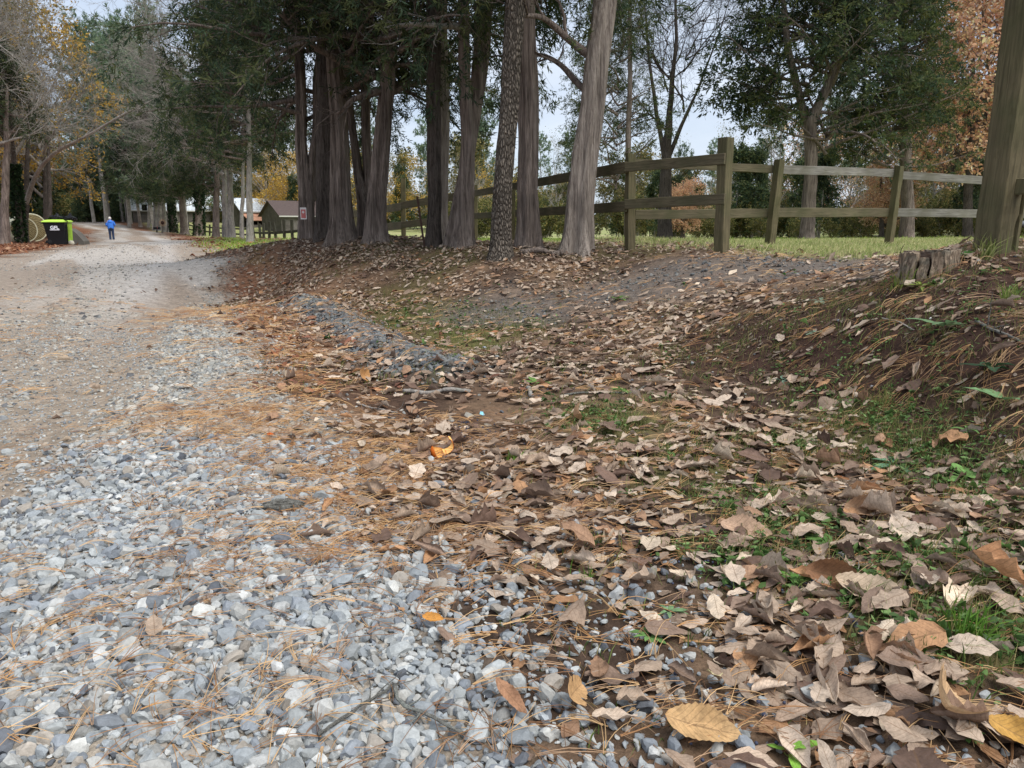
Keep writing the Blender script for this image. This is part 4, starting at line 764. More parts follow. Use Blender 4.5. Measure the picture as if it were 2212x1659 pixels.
# far woods: one mass beyond the field and the end of the road
def woods():
    rg = np.random.default_rng(99); LV = []; LB = []
    kinds = {'d': ('cedar_d', .35), 'p': ('pine_a', .5), 'q': ('pine_b', .5), 'o': ('olive_tree', .4), 'y': ('yellow_tree', .3), 'b': ('bare_b', .5), 'r': ('rust_oak', .12), 's': ('bush', .6)}
    spots = []
    def put(k, u, Y, s, v=None):
        x = (u - U0) / FPX * Y; spots.append((k, x, Y, s))
    for _ in range(26): put(rg.choice(list('ddqob')), rg.uniform(1080, 1700), rg.uniform(62, 85), rg.uniform(.42, .72))
    for _ in range(46): put(rg.choice(list('dssob')), rg.uniform(1000, 2600), rg.uniform(44, 60), rg.uniform(.35, .62))
    for _ in range(30): put(rg.choice(list('dssb')), rg.uniform(1500, 2500), rg.uniform(36, 44), rg.uniform(.4, .7))
    for _ in range(22): put(rg.choice(list('dqorb')), rg.uniform(1650, 2500), rg.uniform(55, 80), rg.uniform(.8, 1.1))
    for _ in range(12): put(rg.choice(list('yob')), rg.uniform(1090, 1240), rg.uniform(64, 80), rg.uniform(.38, .5))
    for _ in range(30): put(rg.choice(list('ddoby')), rg.uniform(540, 1080), rg.uniform(100, 130), rg.uniform(.7, 1.05))
    for _ in range(8): put('y', rg.uniform(560, 660), rg.uniform(105, 120), rg.uniform(.8, 1.0))
    for _ in range(34): put(rg.choice(list('ppq')), rg.uniform(215, 420), rg.uniform(90, 140), rg.uniform(1.0, 1.4))
    for _ in range(30): put(rg.choice(list('ddqr')), rg.uniform(60, 200), rg.uniform(135, 175), rg.uniform(.9, 1.5))
    for _ in range(40): put(rg.choice(list('dboqs')), rg.uniform(-420, 130), rg.uniform(56, 110), rg.uniform(.7, 1.2))
    for _ in range(30): put(rg.choice(list('ssd')), rg.uniform(-420, 110), rg.uniform(46, 62), rg.uniform(.6, 1.2))
    for _ in range(14): put(rg.choice(list('dds')), rg.uniform(210, 330), rg.uniform(118, 150), rg.uniform(.8, 1.2))
    for _ in range(40): put('s', rg.uniform(1420, 2600), rg.uniform(34, 44), rg.uniform(.25, .6))
    for _ in range(130): put('s', rg.uniform(1000, 2700), rg.uniform(56, 64), rg.uniform(.8, 1.3))
    for _ in range(70): put('s', rg.uniform(40, 340), rg.uniform(126, 142), rg.uniform(1.2, 2.0))
    for _ in range(90): put('s', rg.uniform(960, 2700), rg.uniform(40, 58), rg.uniform(.45, .95))
    for _ in range(60): put('s', rg.uniform(400, 1080), rg.uniform(118, 140), rg.uniform(1.2, 2.2))
    for _ in range(60): put('s', rg.uniform(-450, 330), rg.uniform(125, 175), rg.uniform(1.6, 3))
    for _ in range(30): put(rg.choice(list('doqb')), rg.uniform(400, 1080), rg.uniform(125, 150), rg.uniform(1.0, 1.4))
    for _ in range(30): put('d', rg.uniform(-450, 330), rg.uniform(140, 180), rg.uniform(1.0, 1.7))
    for k, x, y, s in spots:
        nm, keepf = kinds[k]; bm_, fm, limbs, fol = PROTO[nm]; a = rg.uniform(0, 6.28); c, s_ = math.cos(a), math.sin(a); Rm = np.array([[c, -s_, 0], [s_, c, 0], [0, 0, 1]]); z = gz(x, y) - (.1 if k != 's' else .35 * s) - (1.1 if x < -40 and y > 110 else 0)
        if fol is not None:
            V, F, C = fol; nb = len(V) // 4; sel = rg.random(nb) < keepf; Vq = V.reshape(nb, 4, 3)[sel]; cen = Vq.mean(1, keepdims=True); Vq = cen + (Vq - cen) * (1.45 if keepf < .45 else 1.2)
            Vq = Vq.reshape(-1, 3) @ Rm.T * s + np.array([x, y, z]); LV.append((Vq, np.arange(len(Vq)).reshape(-1, 4), C.reshape(nb, 4, 3)[sel].reshape(-1, 3) * rg.uniform(.95, 1.5)))
        p, r = (limbs[0][0], limbs[0][1]) if nm not in ('cedar_d',) else axis(5, 6, .14, .06)
        parts = [(p, r, 5)] + [(l[0], l[1], 3) for l in limbs[1:3]] if nm not in ('cedar_d',) else [(p, r, 5)]
        V, F = tubes_cat(parts); LB.append((V @ Rm.T * s + np.array([x, y, z]), F))
    V, F, C = cat(LV); o = mesh_np('far_woods', V, [F], M['foliage'], C); tag(o, kind='stuff')
    V, F, _ = cat(LB); o = mesh_np('woods', V, [F], M['grey_bark']); tag(o, kind='stuff')
woods()

# ------------------------------------------------------------------ timber helpers
from mathutils import Matrix, Vector
def bar_mesh(L_, a, b, rg, n=9, ch=.12, jit=.002, along_z=False, warp=0.0):
    """a chamfered timber L_ long, a x b in section, with slightly uneven faces"""
    c = ch * min(a, b); y, z = a / 2, b / 2
    prof = np.array([(-y + c, -z), (y - c, -z), (y, -z + c), (y, z - c), (y - c, z), (-y + c, z), (-y, z - c), (-y, -z + c)])
    xs = np.linspace(0, L_, n); V = np.zeros((n, 8, 3)); V[:, :, 0] = xs[:, None]; V[:, :, 1:] = prof[None] + rg.normal(0, jit, (n, 8, 2))
    V[:, :, 2] += (np.sin(np.linspace(0, 3.1, n)) * warp)[:, None]; V[0, :, 0] += rg.normal(0, jit, 8); V[-1, :, 0] += rg.normal(0, jit, 8)
    i, j = np.meshgrid(np.arange(n - 1), np.arange(8), indexing='ij'); j2 = (j + 1) % 8; q = np.stack([i * 8 + j, i * 8 + j2, (i + 1) * 8 + j2, (i + 1) * 8 + j], -1).reshape(-1, 4)
    V = V.reshape(-1, 3); caps = [np.arange(8)[::-1][None], (np.arange(8) + (n - 1) * 8)[None]]
    if along_z: V = V[:, [1, 2, 0]]
    return V, [q] + caps
def rail(root, p0, p1, h, w, mat, name='rail', seed=0, warp=0.0):
    rg = np.random.default_rng(seed + 1000); p0 = Vector(p0); p1 = Vector(p1); d = (p1 - p0); V, F = bar_mesh(d.length, w, h, rg, warp=warp); x = d.normalized(); y = Vector((0, 0, 1)).cross(x).normalized(); z = x.cross(y)
    o = mesh_np(name, V, F, M[mat], None, root); rot = Matrix((x, y, z)).transposed().to_quaternion(); o.rotation_mode = 'QUATERNION'; o.rotation_quaternion = rot; o.location = p0 - Vector(root.location); return o
def post(root, b, t, a, mat, name='post', rz=0.0, seed=0, ch=.06, jit=.003, a2=None):
    """post from the ground point b to the top t"""
    rg = np.random.default_rng(seed + 2000); b = Vector(b); t = Vector(t); d = t - b; b = b - d.normalized() * .15; d = t - b
    V, F = bar_mesh(d.length, a, a2 or a, rg, 12, ch, jit, True); o = mesh_np(name, V, F, M[mat], None, root)
    o.rotation_mode = 'QUATERNION'; o.rotation_quaternion = Vector((0, 0, 1)).rotation_difference(d.normalized()) @ Matrix.Rotation(rz, 3, 'Z').to_quaternion(); o.location = b - Vector(root.location); return o
def ground_under(p): return np.array([p[0], p[1], gz(p[0], p[1])])

# near fence: boards running from the corner post back behind the trees
pc = P(1560, 545, 8.1); e = empty('board_fence', ground_under(pc), 0, 'weathered green-brown plank fence running from the tall corner post back behind the bank trees', 'fence')
post(e, P(1558, 547, 8.1), P(1568, 298, 8.1), .125, 'post_wood', seed=1, rz=.62)
post(e, P(1361, 538, 9.4), P(1362, 332, 9.4), .105, 'post_wood', seed=2, rz=.3)
post(e, P(1027, 531, 16.5), P(1027, 400, 16.5), .1, 'post_wood', seed=3)
post(e, P(1107, 533, 13.2), P(1107, 410, 13.2), .1, 'post_wood', seed=31)
post(e, P(872, 528, 18), P(871, 385, 18), .11, 'post_wood', seed=4)
post(e, P(768, 524, 22), P(766, 452, 22), .16, 'post_wood', seed=5)
for k, (a, b, h) in enumerate([((1567, 343, 8.02), (1352, 361, 9.3), .115), ((1566, 430, 8.02), (1352, 441, 9.3), .115), ((1352, 361, 9.3), (1024, 418, 16.4), .135), ((1352, 446, 9.3), (1024, 467, 16.4), .13),
                               ((1024, 418, 16.4), (868, 444, 17.9), .17), ((1024, 467, 16.4), (868, 486, 17.9), .16), ((868, 446, 17.9), (764, 463, 21.9), .19), ((868, 487, 17.9), (764, 497, 21.9), .19), ((764, 462, 21.9), (655, 478, 30), .2), ((764, 497, 21.9), (655, 503, 30), .2)]):
    rail(e, P(*a), P(*b), h, .038, 'rail_wood', seed=k)
e = empty('board_fence', ground_under(P(1672, 536, 10)), 0, 'grey-topped two-rail fence crossing the field to the right, with leaning posts', 'fence')
post(e, P(1662, 537, 10), P(1684, 345, 10), .105, 'post_wood', seed=6, rz=.4)
post(e, P(1919, 531, 11.2), P(1943, 359, 11.2), .1, 'post_wood', seed=7, rz=.5)
post(e, P(2240, 529, 11.6), P(2275, 372, 11.6), .1, 'post_wood', seed=8)
for k, (a, b, h) in enumerate([((1372, 352, 9.5), (1679, 366, 10.08), .105), ((1679, 366, 10.08), (1938, 374, 11.28), .115), ((1938, 378, 11.28), (2262, 399, 11.68), .118),
                               ((1372, 464, 9.5), (1672, 460, 10.08), .12), ((1672, 459, 10.08), (1930, 459, 11.28), .13), ((1930, 459, 11.28), (2250, 463, 11.68), .125)]):
    rail(e, P(*a), P(*b), h, .038, 'grey_rail_wood' if k in (1, 2, 5) else 'rail_wood', seed=20 + k)
# gate post with its hanging gate
e = empty('gate_post', ground_under(P(2148, 549, 4.1)), 0, 'massive greenish timber post split by a long crack, near the stump', 'post')
def big_post(root):
    b, t = P(2147, 551, 4.1), P(2232, -60, 4.1); rg = np.random.default_rng(5); d = Vector(t - b); n = 40; a = .172
    per = 40; V = np.zeros((n, per, 3)); an = np.arange(per) / per * 4; xs = np.linspace(-.2, d.length, n)
    for j, q in enumerate(an):
        s, f = int(q), q - int(q); c = [(-1, -1), (1, -1), (1, 1), (-1, 1)]; p0, p1 = np.array(c[s]), np.array(c[(s + 1) % 4]); p = p0 * (1 - f) + p1 * f; m_ = np.abs(p).max(); r = np.hypot(*p); p = p * (1 - .10 * max(0, r - 1.05) / .36); V[:, j, :2] = p * a / 2
    V[:, :, 2] = xs[:, None]; V[:, :, 0] += .006 * np.sin(xs * 2.1)[:, None]
    jc = 8; off = (1.3 * np.sin(xs * 1.7) + .7 * np.sin(xs * 4.3)).astype(int)   # drying crack wandering up the front face
    for k in range(n): V[k, jc + off[k] % 3 - 1, 1] += .028
    V[:, :, :2] += rg.normal(0, .0012, (n, per, 2))
    i, j = np.meshgrid(np.arange(n - 1), np.arange(per), indexing='ij'); j2 = (j + 1) % per; q = np.stack([i * per + j, i * per + j2, (i + 1) * per + j2, (i + 1) * per + j], -1).reshape(-1, 4)
    o = mesh_np('post', V.reshape(-1, 3), [q, (np.arange(per) + (n - 1) * per)[None]], M['post_wood'], None, root); o.rotation_mode = 'QUATERNION'
    o.rotation_quaternion = Vector((0, 0, 1)).rotation_difference(d.normalized()) @ Matrix.Rotation(.28, 3, 'Z').to_quaternion(); o.location = Vector(b) - Vector(root.location)
big_post(e)
rail(e, P(2186, 402, 4.05), P(2420, 398, 3.6), .085, .04, 'post_wood', 'board', 77)
plain('galv', srgb(120, 122, 122), .45, .1, 20, .6)
e = empty('tube_gate', ground_under(P(2196, 520, 4.35)), 0, 'grey tubular metal farm gate hung behind the massive post', 'gate')
def tube_part(root, pts, r, mat, name, sides=10, n=14):
    pts = np.array(pts, float); t = np.linspace(0, 1, len(pts)); q = np.linspace(0, 1, n); C = np.stack([np.interp(q, t, pts[:, k]) for k in range(3)], 1); V, F = tubes(C[None], np.full((1, n), r), sides)
    return mesh_np(name, V - np.array(root.location), [F, np.arange(sides)[None], (np.arange(sides) + (n - 1) * sides)[None]], M[mat], None, root, smooth=True)
g0, g1 = P(2183, 497, 4.35), P(2222, 150, 4.35)
tube_part(e, [g0, g1], .021, 'galv', 'upright'); tube_part(e, [P(2188, 432, 4.35) + [0, 0, -.01], P(2186, 438, 4.35)], .026, 'galv', 'collar')
for v0, v1 in ((484, 494), (420, 430), (335, 345), (250, 262)):
    a = P(2184 + (484 - v0) * .11, v0, 4.36); b = a + np.array([2.2, -.9, 0.0]); tube_part(e, [a, b], .02, 'galv', 'tube')
# far post-and-rail fence down in the hollow
e = empty('rail_fence', ground_under(P(617, 524, 46)), 0, 'old dark post-and-rail fence with tilted posts, running from the twisted forked cedar along the field', 'fence')
FP = [(653, 518, 650, 474, 43), (632, 522, 630, 475, 44), (615, 525, 613, 474, 45), (598, 523, 590, 480, 47), (582, 523, 582, 479, 48), (570, 522, 569, 482, 52), (563, 520, 560, 483, 56), (550, 518, 545, 484, 60), (525, 515, 524, 487, 68), (481, 511, 481, 486, 80), (453, 508, 453, 485, 84), (443, 507, 443, 482, 86), (438, 507, 437, 485, 88), (419, 504, 419, 483, 95), (407, 502, 407, 479, 98), (390, 499, 390, 478, 104)]
for k, (u0, v0, u1, v1, Y) in enumerate(FP): post(e, P(u0, v0, Y), P(u1, v1, Y), .16, 'old_post_wood', seed=40 + k)
for k in range(len(FP) - 1):
    a, b = FP[k], FP[k + 1]; hs = (.46,) if k < 7 else (.3, .72)
    for h in hs:
        pa = P(a[0] + (a[2] - a[0]) * h, a[1] + (a[3] - a[1]) * h, a[4]); pb = P(b[0] + (b[2] - b[0]) * h, b[1] + (b[3] - b[1]) * h, b[4]); rail(e, pa, pb, .16, .05, 'old_post_wood', seed=60 + k)
# leaning stake against the black oak, notice on the forked cedar
plain('rust', srgb(70, 52, 44), .8, .3, 12)
a, b = P(917, 533, 11.2), P(901, 424, 11.2); st = empty('iron_stake', ground_under(a), 0, 'thin rusty iron stake leaning against the narrow black oak', 'stake'); bpy.data.objects.remove(st)
V, F = tubes(np.array([[a + (b - a) * q for q in np.linspace(-.08, 1, 8)]]), np.full((1, 8), .017), 6); o = mesh_np('iron_stake', V - a, [F, (np.arange(6) + 42)[None]], M['rust']); o.location = a; tag(o, 'thin rusty iron stake leaning against the narrow black oak', 'stake')
plain('sign_red', srgb(192, 110, 106), .6, .1); plain('sign_white', srgb(225, 220, 215), .6, .06)
def box(name, c, s, mat, root, rz=0.0, bev=0.0, rx=0.0, ry=0.0):
    me = bpy.data.meshes.new(name); import bmesh
    bm = bmesh.new(); bmesh.ops.create_cube(bm, size=1); bmesh.ops.scale(bm, vec=s, verts=bm.verts)
    if bev: bmesh.ops.bevel(bm, geom=bm.edges[:], offset=bev, segments=2, affect='EDGES')
    bm.to_mesh(me); bm.free(); me.materials.append(M[mat]); o = bpy.data.objects.new(name, me); COL.objects.link(o); o.location = c; o.rotation_euler = (rx, ry, rz)
    if root is not None: o.parent = root
    return o
c = P(655.5, 461, 13.05); e = empty('warning_notice', c, -.1, 'small red notice with a white border nailed to the forked twisted cedar', 'sign'); box('board', (0, 0, 0), (.115, .006, .205), 'sign_white', e); box('red_panel', (0, -.005, -.005), (.085, .004, .15), 'sign_red', e)
box('emblem', (0, -.009, .022), (.036, .003, .036), 'sign_white', e, ry=.78)

# ------------------------------------------------------------------ bins with sacks
plain('bin_black', srgb(20, 21, 24), .45, .12, 6); plain('bin_lime', srgb(178, 214, 84), .5, .08, 5); plain('bag_black', srgb(20, 20, 23), .32, .2, 8, 0, .4); plain('lettering', srgb(224, 224, 230), .6, .04); plain('tyre', srgb(24, 24, 25), .8, .15)
def loft(name, rings, mat, root, smooth=False, cap=True):
    n = len(rings[0]); V = np.concatenate([np.array(r, float) for r in rings]); F = []
    i, j = np.meshgrid(np.arange(len(rings) - 1), np.arange(n), indexing='ij'); j2 = (j + 1) % n; F.append(np.stack([i * n + j, i * n + j2, (i + 1) * n + j2, (i + 1) * n + j], -1).reshape(-1, 4))
    if cap: F += [np.arange(n)[::-1][None], (np.arange(n) + (len(rings) - 1) * n)[None]]
    return mesh_np(name, V, F, M[mat], None, root, smooth=smooth)
def rrect(x0, x1, y0, y1, z, r=.04, k=4):
    out = []
    for cx, cy, a0 in ((x1 - r, y1 - r, 0), (x0 + r, y1 - r, 90), (x0 + r, y0 + r, 180), (x1 - r, y0 + r, 270)):
        for q in range(k + 1): a = R(a0 + 90 * q / k); out.append((cx + r * math.cos(a), cy + r * math.sin(a), z))
    return out
def disc(name, c, r, w, mat, root, sides=24, hub=.0):
    an = np.arange(sides) * 2 * math.pi / sides; prof = [(r * .55, -w / 2), (r * .9, -w / 2), (r, -w * .3), (r, w * .3), (r * .9, w / 2), (r * .55, w / 2)]
    rings = [[(c[0] + q * math.cos(a), c[1] + y, c[2] + q * math.sin(a)) for a in an] for q, y in prof]; return loft(name, rings, mat, root, True)
def wheelie(label, loc, rz, body, lid_lift=0.0, logo=False):
    e = empty('wheelie_bin', loc, rz, label, 'wheelie bin', 'wheelie bins on the verge')
    # x runs from the wheels (back) to the front, z is up
    lv = [(-.30, .36, .25, .06), (-.33, .37, .26, .3), (-.38, .385, .285, .66), (-.375, .40, .295, .68), (-.42, .41, .31, .97), (-.45, .42, .325, .975), (-.455, .425, .33, 1.03)]
    loft('body', [rrect(a, b, -h, h, z, .05) for a, b, h, z in lv], body, e)
    for y in (-.14, .0, .14): box('rib', (.385, y, .5), (.045, .05, .86), body, e, ry=.055, bev=.008)
    lv = [(-.47, .46, .36, 1.032), (-.48, .47, .365, 1.06), (-.44, .43, .33, 1.09), (-.30, .38, .28, 1.135), (-.1, .34, .24, 1.15)]
    ld = loft('lid', [rrect(a, b, -h, h, z, .05) for a, b, h, z in lv], 'bin_lime', e)
    for y in (-.27, .27):
        w = disc('wheel', (-.28, y, .135), .135, .07, 'tyre', e); hb = disc('hub', (-.28, y, .135), .07, .085, 'bin_black', None, 12); hb.parent = w
    tb = np.array([[-.46, -.24, .98], [-.53, -.24, 1.0], [-.53, .24, 1.0], [-.46, .24, .98]]); V, F = tubes(np.array([tb]), np.full((1, 4), .018), 8); mesh_np('handle', V, [F], M['bin_black'], None, e)
    if logo:
        tc = bpy.data.curves.new('logo', 'FONT'); tc.body = 'GFL'; tc.size = .2; tc.extrude = .003; tc.offset = .006; tc.align_x = 'CENTER'; to = bpy.data.objects.new('logo_text', tc); COL.objects.link(to)
        bpy.context.view_layer.update(); me = bpy.data.meshes.new_from_object(to); bpy.data.objects.remove(to)
        import bmesh
        bm = bmesh.new(); bm.from_mesh(me)
        def quad(pts):
            vs_ = [bm.verts.new((x, y, .004)) for x, y in pts]; bm.faces.new(vs_)
        quad([(-.19, -.05), (.19, -.05), (.19, -.02), (-.19, -.02)])
        for a in (90, 55, 125, 20, 160): # leaf strokes of the emblem above the letters
            c, s = math.cos(R(a)), math.sin(R(a)); quad([(.0 + c * .02 - s * .012, .155 + s * .02 + c * .012), (c * .02 + s * .012, .155 + s * .02 - c * .012), (c * .1, .155 + s * .1)])
        bm.to_mesh(me); bm.free(); me.materials.append(M['lettering']); o = bpy.data.objects.new('logo', me); COL.objects.link(o); o.parent = e; o.location = (.02, -.312, .735); o.rotation_euler = (R(90 - 4), 0, 0)
    return e
pb = P(126, 531, 32.7); pb[2] = gz(pb[0], pb[1]); wheelie('black wheelie bin with lime lid, white letters and rubbish sacks on top', pb, -.22 + .55, 'bin_black', logo=True)
p2 = pb + np.array([-.30, .84, 0]); p2[2] = gz(p2[0], p2[1]); wheelie('lime-green wheelie bin standing behind the black lettered one', p2, -.22 + .55, 'bin_lime')
def sack(label, c, s, seed, sq=.6):
    v, f = ico(3); rg = np.random.default_rng(seed); d = fbm(v[:, 0] * 3 + 5, v[:, 1] * 3 + v[:, 2] * 2.3, seed, 3) - .5; q = v * (1 + .5 * d[:, None]) * np.array(s)
    top = np.exp(-((v[:, 0] - .1) ** 2 + v[:, 1] ** 2) / .03) * (v[:, 2] > 0); q[:, 2] += top * .16; q[:, 0] += top * .05
    q[:, 2] = np.maximum(q[:, 2], -s[2] * sq); o = mesh_np('rubbish_sack', q, [f], M['bag_black'], smooth=False); o.location = c; tag(o, label, 'rubbish sack', 'black sacks lying on the bins')
zt = pb[2] + 1.15
sack('knotted black rubbish sack, left one on top of the black bin', pb + np.array([.02, .1, 1.215]), (.32, .25, .12), 3); sack('black rubbish sack slumping over the bin lid towards the road', pb + np.array([.48, .3, 1.19]), (.3, .25, .12), 6)
# sloping grey board and a pale stone behind the bins
plain('board_grey', srgb(96, 92, 86), .8, .15, 4); plain('pale_stone', srgb(206, 200, 180), .8, .12, 6)
b = P(153, 519, 35); b[2] = gz(b[0], b[1]); rings = [[(0, 0, -.1), (0, .5, -.1), (0, .5, .8), (0, 0, .8)], [(.28, 0, -.1), (.28, .5, -.1), (.28, .5, .6), (.28, 0, .6)], [(.6, 0, -.1), (.6, .5, -.1), (.6, .5, .2), (.6, 0, .2)]]
o = loft('culvert_headwall', rings, 'board_grey', None); o.location = b; tag(o, 'sloping grey concrete end wall between the bins and the side track', 'headwall')
b = P(154, 523, 33.4); b[2] = gz(b[0], b[1]); v, f = ico(2); o = mesh_np('pale_stone', v * [.13, .12, .13] + [0, 0, .08], [f], M['pale_stone'], smooth=True); o.location = b; tag(o, 'pale rounded stone at the foot of the lime-green bin', 'stone')

# ------------------------------------------------------------------ hay bales
m, t, bb = new_mat('hay'); co = obj_co(t); n = noise(t, co, 14, 6, .7, 1.0); rr = nd(t, 'ShaderNodeTexWave', wave_type='RINGS', rings_direction='Y', i_Scale=3.2, i_Distortion=5.0, i_Detail=4.0); t.links.new(co, rr.inputs['Vector'])
t.links.new(mixc(t, ramp(t, math_n(t, 'ADD', math_n(t, 'MULTIPLY', n, .7), math_n(t, 'MULTIPLY', rr.outputs['Fac'], .25)), [(.3, 0.0), (.75, 1.0)]), srgb(96, 84, 56), srgb(186, 170, 124)), bb.inputs['Base Color']); bump(t, bb, n, 1.0, .05); M['hay'] = m
plain('bale_wrap', srgb(222, 218, 186), .6, .1, 5)
def bale(label, u, v, Y, rz, dia):
    b = P(u, v, Y); b[2] = gz(b[0], b[1]); e = empty('hay_bale', b, rz, label, 'hay bale', 'round hay bales under the trees'); r = dia / 2; an = np.arange(40) * 2 * math.pi / 40
    def ring(q, y): return [(q * math.cos(a), y, r + q * math.sin(a) - .04) for a in an]
    loft('hay', [ring(.03, -.56), ring(r * .5, -.57), ring(r * .88, -.56), ring(r * .93, -.54), ring(r * .95, 0), ring(r * .93, .54), ring(r * .88, .56), ring(.03, .57)], 'hay', e, True)
    loft('wrap', [ring(r * .9, -.565), ring(r * .955, -.585), ring(r * .99, -.55), ring(r, 0), ring(r * .99, .55), ring(r * .955, .585), ring(r * .9, .565)], 'bale_wrap', e, True, False)
bale('larger round hay bale in pale net wrap, behind, its right side showing', 66, 521, 43.5, .95, 1.68); bale('round hay bale half hidden by the black trunks, in front', 46, 522, 40.5, .95, 1.42)

# ------------------------------------------------------------------ barns
plain('tin_roof', srgb(206, 212, 216), .5, .16, 2.5, .2); plain('rusty_tin', srgb(170, 128, 104), .7, .3, 1.6); plain('shingle', srgb(86, 74, 70), .9, .2, 5); plain('dark_gap', srgb(22, 20, 18), .9, .1); plain('frame_paint', srgb(190, 188, 180), .7, .1); plain('brick_red', srgb(140, 92, 80), .9, .2, 9)
def slab(name, pts, th, mat, root, axis_=2):
    a = np.array(pts, float); n = len(a); nv = np.cross(a[1] - a[0], a[2] - a[0]); nv = nv / np.linalg.norm(nv) * th; V = np.concatenate([a, a - nv]); F = [np.arange(n)[None], np.arange(n, 2 * n)[::-1][None]]
    F.append(np.array([[i, i + n, (i + 1) % n + n, (i + 1) % n] for i in range(n)])); return mesh_np(name, V, F, M[mat], None, root)
def barn(label, loc, rz, L_, D, H, ridge, roof, chimney=False, leanto=False, windows=(), door=None, wallm='barn_wood', cat_='barn'):
    e = empty('wooden_barn', loc, rz, label, cat_); x = L_ / 2; y = D / 2
    slab('front_wall', [(-x, -y, -.8), (x, -y, -.8), (x, -y, H), (-x, -y, H)], -.12, wallm, e); slab('back_wall', [(x, y, -.8), (-x, y, -.8), (-x, y, H), (x, y, H)], -.12, wallm, e)
    for s_ in (-1, 1): slab('gable_wall', [(s_ * x, -y, -.8), (s_ * x, y, -.8), (s_ * x, y, H), (s_ * x, 0, H + ridge), (s_ * x, -y, H)], .12 * s_, wallm, e)
    o_ = .45; k = ridge / y
    rf = slab('roof', [(-x - .4, -y - o_, H - o_ * k + .06), (x + .4, -y - o_, H - o_ * k + .06), (x + .4, 0, H + ridge + .06), (-x - .4, 0, H + ridge + .06)], .08, roof, e); slab('roof', [(x + .4, y + o_, H - o_ * k + .06), (-x - .4, y + o_, H - o_ * k + .06), (-x - .4, 0, H + ridge + .06), (x + .4, 0, H + ridge + .06)], .08, roof, e)
    if roof != 'shingle':
        parts = []
        for q in np.arange(-x - .3, x + .35, .55): 
            for s_ in (-1, 1): parts.append((np.array([[[q, s_ * (y + o_), H - o_ * k + .075], [q, 0, H + ridge + .075]]]), np.full((1, 2), .03), 5))
        V, F = tubes_cat(parts); mesh_np('roof_ribs', V, [F], M[roof], None, rf)
    box('fascia', (0, -y - o_ - .02, H - o_ * k), (L_ + .8, .05, .16), 'frame_paint', e)
    for wx, wz, ww, wh in windows:
        w = box('window', (wx, -y - .03, wz), (ww, .09, wh), 'frame_paint', e); p = box('pane', (wx, -y - .08, wz), (ww * .8, .03, wh * .84), 'dark_gap', None); p.parent = w
    if door: box('door', (door[0], -y - .03, door[2] / 2 - .2), (door[1], .09, door[2]), 'dark_gap', e)
    if chimney: ch = box('chimney', (x * .96, .3, H + ridge * .8), (.7, .7, 1.7), 'brick_red', rf)
    if leanto:
        slab('lean_to_roof', [(-x - .2, -y - 2.6, H - 1.55), (x + 1.5, -y - 2.6, H - 1.55), (x + 1.0, -y - .05, H - .45), (-x - .2, -y - .05, H - .45)], .07, 'rusty_tin', e); box('lean_to_wall', (.5, -y - 2.3, H - 3.1), (L_ + 1.2, .1, 1.9), wallm, e)
        for q in np.linspace(-x, x + 1.1, 6): box('lean_to_post', (q, -y - 2.3, H - 1.95), (.16, .14, .62), wallm, e)
        box('shade_board', (.5, -y - .7, H - 2.0), (L_ + .8, .1, .8), 'dark_gap', e)  # near-black board painted as the shade inside the open lean-to
    return e
b = P(385, 478, 118); barn('long grey barn with a pale tin roof behind the roadside trunks', b, .42, 12.5, 6, 1.9, 2.2, 'tin_roof', windows=((-2.2, 1.0, .9, 1.1), (3.6, 1.05, 1.0, 1.4)))
b = P(545, 487, 108); barn('small tall shed with a tin roof over a rusty lean-to', b, .8, 5.0, 4.2, 2.25, 1.6, 'tin_roof', leanto=True)
b = P(652, 494, 99); barn('low log cabin with a dark brown roof and brick chimney, end gable showing', b, .72, 8.4, 6, 1.85, 1.75, 'shingle', chimney=True, windows=((1.2, 1.1, .8, .8),), door=(-1.6, .8, 1.9), cat_='cabin')

